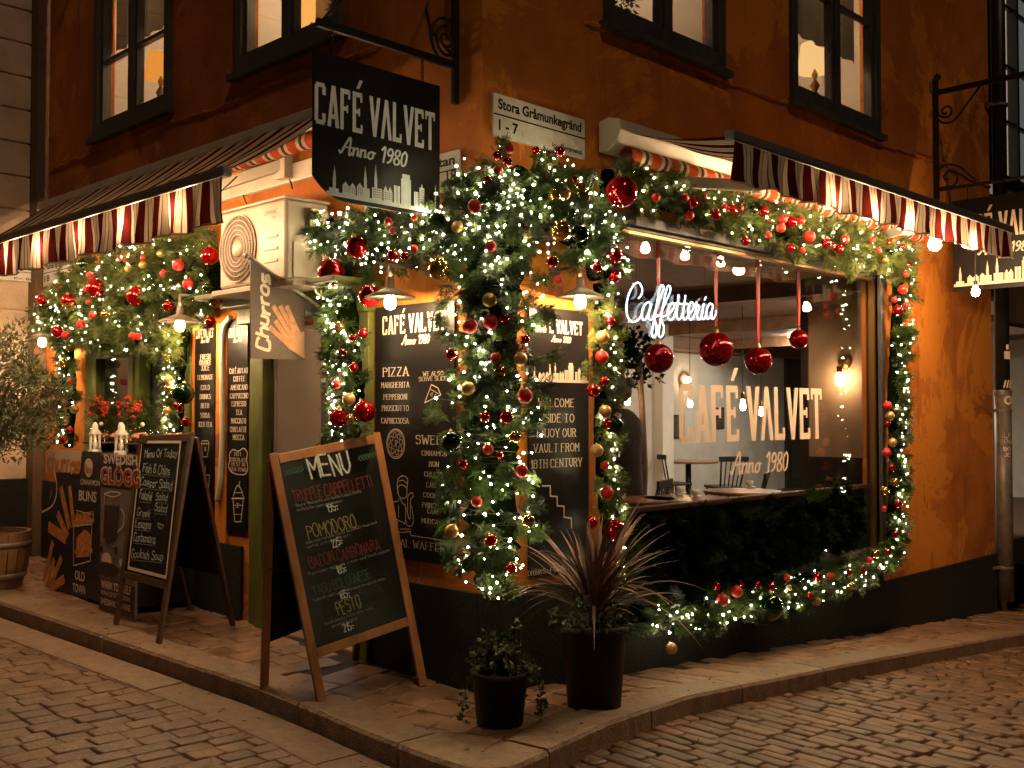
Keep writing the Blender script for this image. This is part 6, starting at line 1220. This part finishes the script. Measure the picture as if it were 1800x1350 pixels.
for k in range(n):
    a0, a1 = 2 * math.pi * k / n + .012, 2 * math.pi * (k + 1) / n - .012; vs = []
    for r, z in ((.27, 0), (.32, .16), (.34, .30), (.345, .46), (.315, .46), (.3, .3)):
        for a in (a0, a1): vs.append((X0 + r * math.cos(a), Y0 + r * math.sin(a), g + z))
    b.t = rg.random(); b.add(vs, [(2 * i, 2 * i + 1, 2 * i + 3, 2 * i + 2) for i in range(5)])
b.build('staves', M['barrel'], t); b = MB()
for z, r in ((.10, .303), (.36, .345)): b.lathe([(r, -.022), (r + .004, -.02), (r + .010, .02), (r + .006, .022)], (X0, Y0, g + z), 32)
b.build('hoop', M['steel'], t); b = MB(); b.lathe([(0, .43), (.31, .42)], (X0, Y0, g), 20); b.build('soil', M['soil'], t)
def pot(t, x, y, r, h):
    g = G(x, y); b = MB(); b.lathe([(0, .004), (r * .80, .004), (r * .97, h * .9), (r * 1.03, h * .9), (r * 1.04, h), (r * .97, h), (r * .93, h * .88), (0, h * .86)], (x, y, g), 28); b.build('pot', M['pot'], t); return g + h * .88
x, y = .31, -.58; t = thing('spiky_plant', 'tall dark pot with a bronze spiky cordyline below the shop window', 'plant', (x, y, G(x, y))); zt_ = pot(t, x, y, .185, .46); b = MB(); rg = random.Random(8); b.smooth = True
for k in range(120):
    a = rg.uniform(0, 6.283); el = rg.uniform(.25, 1.35); L = rg.uniform(.42, .74) * (.8 if el > 1.2 else 1); d = V((math.cos(a) * math.cos(el), math.sin(a) * math.cos(el), math.sin(el))); sd_ = V((-math.sin(a), math.cos(a), 0)); p = V((x + .03 * math.cos(a), y + .03 * math.sin(a), zt_ + rg.uniform(.08, .24))); w_ = rg.uniform(.009, .017); n = 9; vs = []; b.t = rg.random()
    droop = rg.uniform(.35, 1.05)
    for i in range(n + 1):
        f = i / n; q = p + d * L * f + V((0, 0, -droop * L * .55 * f ** 2.4 * (1.2 - math.sin(el) * .6))); ww = w_ * (math.sin(math.pi * min(1, f * .75 + .22)) ** .7) * (1 - f ** 3) + .0008; tw = sd_ * ww; vs += [q - tw + V((0, 0, ww * .5)), q, q + tw + V((0, 0, ww * .5))]
    b.add(vs, [(3 * i + j, 3 * i + j + 1, 3 * i + 4 + j, 3 * i + 3 + j) for i in range(n) for j in (0, 1)])
b.build('leaves', M['cord'], t); b = MB(); b.tube([(x, y, zt_ - .02), (x, y, zt_ + .24)], [.035, .025], 8); b.build('stem', M['bark'], t); b = MB(); leafball(b, (x, y, zt_ + .07), (.24, .24, .10), 190, .05, .012, rg); leafball(b, (x - .22, y - .02, zt_ + .16), (.12, .12, .10), 60, .05, .01, rg); b.build('underplanting', M['leaf'], t)
x, y = -.34, -.49; t = thing('ivy_pot', 'small dark pot of trailing ivy standing at the building corner', 'plant', (x, y, G(x, y))); zt_ = pot(t, x, y, .150, .275); b = MB(); lv = MB(); rg = random.Random(18)
for k in range(30):
    a = rg.uniform(0, 6.283); R_ = rg.uniform(.07, .18); H = rg.uniform(.02, .22); pts = smooth_path([(x, y, zt_), (x + R_ * .6 * math.cos(a), y + R_ * .6 * math.sin(a), zt_ + H), (x + R_ * math.cos(a) * 1.1, y + R_ * math.sin(a) * 1.1, zt_ + H * .75 - rg.uniform(0, .08))], 5)
    if k < 4: a = (-.6, -1.0, .3, 2.9)[k]; pts = smooth_path([(x, y, zt_), (x + .14 * math.cos(a), y + .14 * math.sin(a), zt_ + .07), (x + .21 * math.cos(a), y + .21 * math.sin(a), zt_ - .07), (x + .22 * math.cos(a), y + .22 * math.sin(a), zt_ - .2)], 5)
    if k in (4, 5): pts = smooth_path([(x, y, zt_), (x + .05, y + .0, zt_ + .16), (x + .09, y - .03, zt_ + .30 - .05 * (k - 4))], 5)
    b.tube(pts, .002, 4)
    for q in pts[2:]: leafball(lv, q, (.014, .014, .014), 3, .038, .016, rg, .3)
b.build('stems', M['bark'], t); lv.build('leaves', M['leaf'], t)
# winter greenery with berries behind the cake domes
for lb, px in (('fir bunch with red berry sprays behind the lantern nearer the olive tree', 190), ('fir bunch with red berry sprays behind the cake domes, nearer the chalkboard', 245)):
    p = PL(.22).hit(px, 745); t = thing('fir_arrangement', lb, 'fir arrangement', (p.x, p.y, zt + .012), 'fir bunches with berries'); nd = Needles()
    for _ in range(60): d = V((gr.uniform(-.8, .5), gr.uniform(-.9, .9), gr.uniform(.3, 1.2))); nd.put((p.x + gr.uniform(-.05, .05), p.y + gr.uniform(-.1, .1), zt + .12 + gr.uniform(0, .22)), d, gr.uniform(.8, 1.4))
    nd.build('fir_twigs', M['needles_lit'], t); b = MB(); b.lathe([(0, 0), (.08, 0), (.10, .14), (0, .13)], (p.x, p.y, zt + .013), 14); b.build('pot', M['pot'], t)
    b = MB(); rg = random.Random(px)
    for k in range(3):
        o = V((p.x - .09, p.y + (k - 1) * .14, zt + .36 + .05 * (k % 2)))
        for _ in range(26): b.ball(o + V((rg.uniform(-.025, .025), rg.gauss(0, .022), rg.uniform(-.07, .07))), .009, 8, 6)
    b.build('berries', M['red_matte'], t)
# small things on the wall
b = MB(); q = PL(.12).hit(318, 1022); b.box((q.x - .02, q.y - .03, q.z - .03), (q.x + .02, q.y + .03, q.z + .03)); b.build('plug_box', M['sign_white'], bevel=.01, label='small white plug hanging on a cord behind the smaller chalkboard', cat='plug')
for ch, cl, x, n in (('cable_clip', 'grey cable box on the rail under the right awning cassette', 1287, .1),):
    q = PR(n).hit(x, 332); b = MB(); b.box((q.x - .06, q.y - .04, q.z - .06), (q.x + .06, q.y + .03, q.z + .05)); b.build('junction_box', M['greybar'], bevel=.006, label=cl, cat='junction box')

def cable(label, pl, pxs, r=.006):
    b = MB(); b.tube(smooth_path([pl.hit(*q) for q in pxs], 6), r, 6); b.build('cable', M['wire'], label=label, cat='cable')
cable('black cable sagging along the orange wall above the air conditioner', PL(.04), [(400, 318), (430, 300), (462, 290), (500, 300), (530, 296), (552, 283)])
cable('black cable dropping straight down the orange wall towards the air conditioner', PL(.05), [(424, 303), (422, 325), (430, 350), (436, 362)])
cable('black cable looping below the left awning arm beside the hanging sign', PL(.06), [(478, 290), (500, 298), (510, 318), (514, 332)])
cable('black cable hanging in a loop from the right awning cassette', PR(.09), [(1245, 312), (1255, 335), (1268, 350), (1281, 348), (1288, 335)])
cable('black cable looping over the rail right of the grey cable box', PR(.10), [(1302, 352), (1305, 335), (1318, 331), (1352, 338), (1366, 346), (1378, 356)])

# a few more things inside the cafe
p = CAM + ray(1128, 618) * 12.2; t = thing('indoor_tree', 'leafy dark indoor tree behind the neon sign, reaching the ceiling', 'tree', (p.x, p.y, z0)); b = MB(); rg = random.Random(61)
for k in range(16): d = V((rg.gauss(0, 1), rg.gauss(0, 1), rg.gauss(0, .9))).normalized() * rg.uniform(.3, 1); leafball(b, (p.x + d.x * .42, p.y + d.y * .42, p.z + d.z * .42), (.16, .16, .16), 40, .085, .024, rg)
b.build('crown', M['hedge'], t); b = MB(); b.tube(smooth_path([(p.x, p.y, z0 + .3), (p.x + .05, p.y, z0 + .9), (p.x - .02, p.y + .03, p.z)], 5), .035, 8); b.build('trunk', M['bark'], t); b = MB(); b.lathe([(0, 0), (.16, 0), (.2, .34), (.17, .33), (0, .3)], (p.x, p.y, z0), 18); b.build('pot', M['pot'], t)
for lb, px, py, w_, h_ in (('dark framed picture low on the grey wall beside the white pillar', 1192, 750, .36, .42), ('small dark framed picture on the grey wall behind the painted letters', 1265, 735, .30, .40)):
    d = ray(px, py); p = CAM + d * ((6.585 - CAM.y) / d.y); q = Plane(p, (1, 0, 0), (0, 0, 1)); t = thing('wall_picture', lb, 'picture', p); b = MB(); b.pbox(q, -w_ / 2, w_ / 2, -h_ / 2, h_ / 2, -.012, .006); b.build('frame', M['black'], t); b = MB(); b.pbox(q, -w_ / 2 + .03, w_ / 2 - .03, -h_ / 2 + .03, h_ / 2 - .03, .0061, .009); b.build('picture', mat('dark_print', (.06, .045, .035), .6, var=.6, vscale=9), t)
for i, (px, py, n_) in enumerate(((1196, 868, 'nearest the window'), (1222, 873, 'nearest the window, nearer the year lettering'), (1318, 857, 'under the painted year'))):
    p = GZ(px, py, z0 + .761); t = thing('cup', 'white coffee cup on the round table ' + n_, 'cup', p); b = MB(); b.lathe([(0, .004), (.055, .006), (.06, .012), (.02, .008)], p, 18); b.build('saucer', M['white_in'], t); b = MB(); b.lathe([(.02, .01), (.034, .03), (.038, .065), (.034, .063), (0, .05)], p, 18); b.tube([p + V((.036 + .014 * math.sin(a), 0, .038 + .016 * math.cos(a))) for a in np.arange(0, 3.2, .35)], .004, 5); b.build('cup', M['white_in'], t)

rg = random.Random(77)
for lb, pl, u in (('small dark leafy plant on the sill of the upper window above the hanging cafe sign', FL, -1.72), ('small bushy plant on the inner sill of the upper window above the neon sign', FR, 1.62), ('small twiggy plant on the inner sill of the upper window over the serving hatch', FL, -4.05)):
    c = pl.P(u, 4.30, -.26); t = thing('sill_plant', lb, 'plant', c, 'plants on the upper window sills'); b = MB(); b.lathe([(0, 0), (.05, 0), (.065, .11), (.055, .115), (0, .1)], c, 16); b.build('pot', M['white_in'], t); b = MB(); leafball(b, c + V((0, 0, .22)), (.11, .11, .12), 110, .06, .014, rg); b.build('foliage', M['leaf'], t)
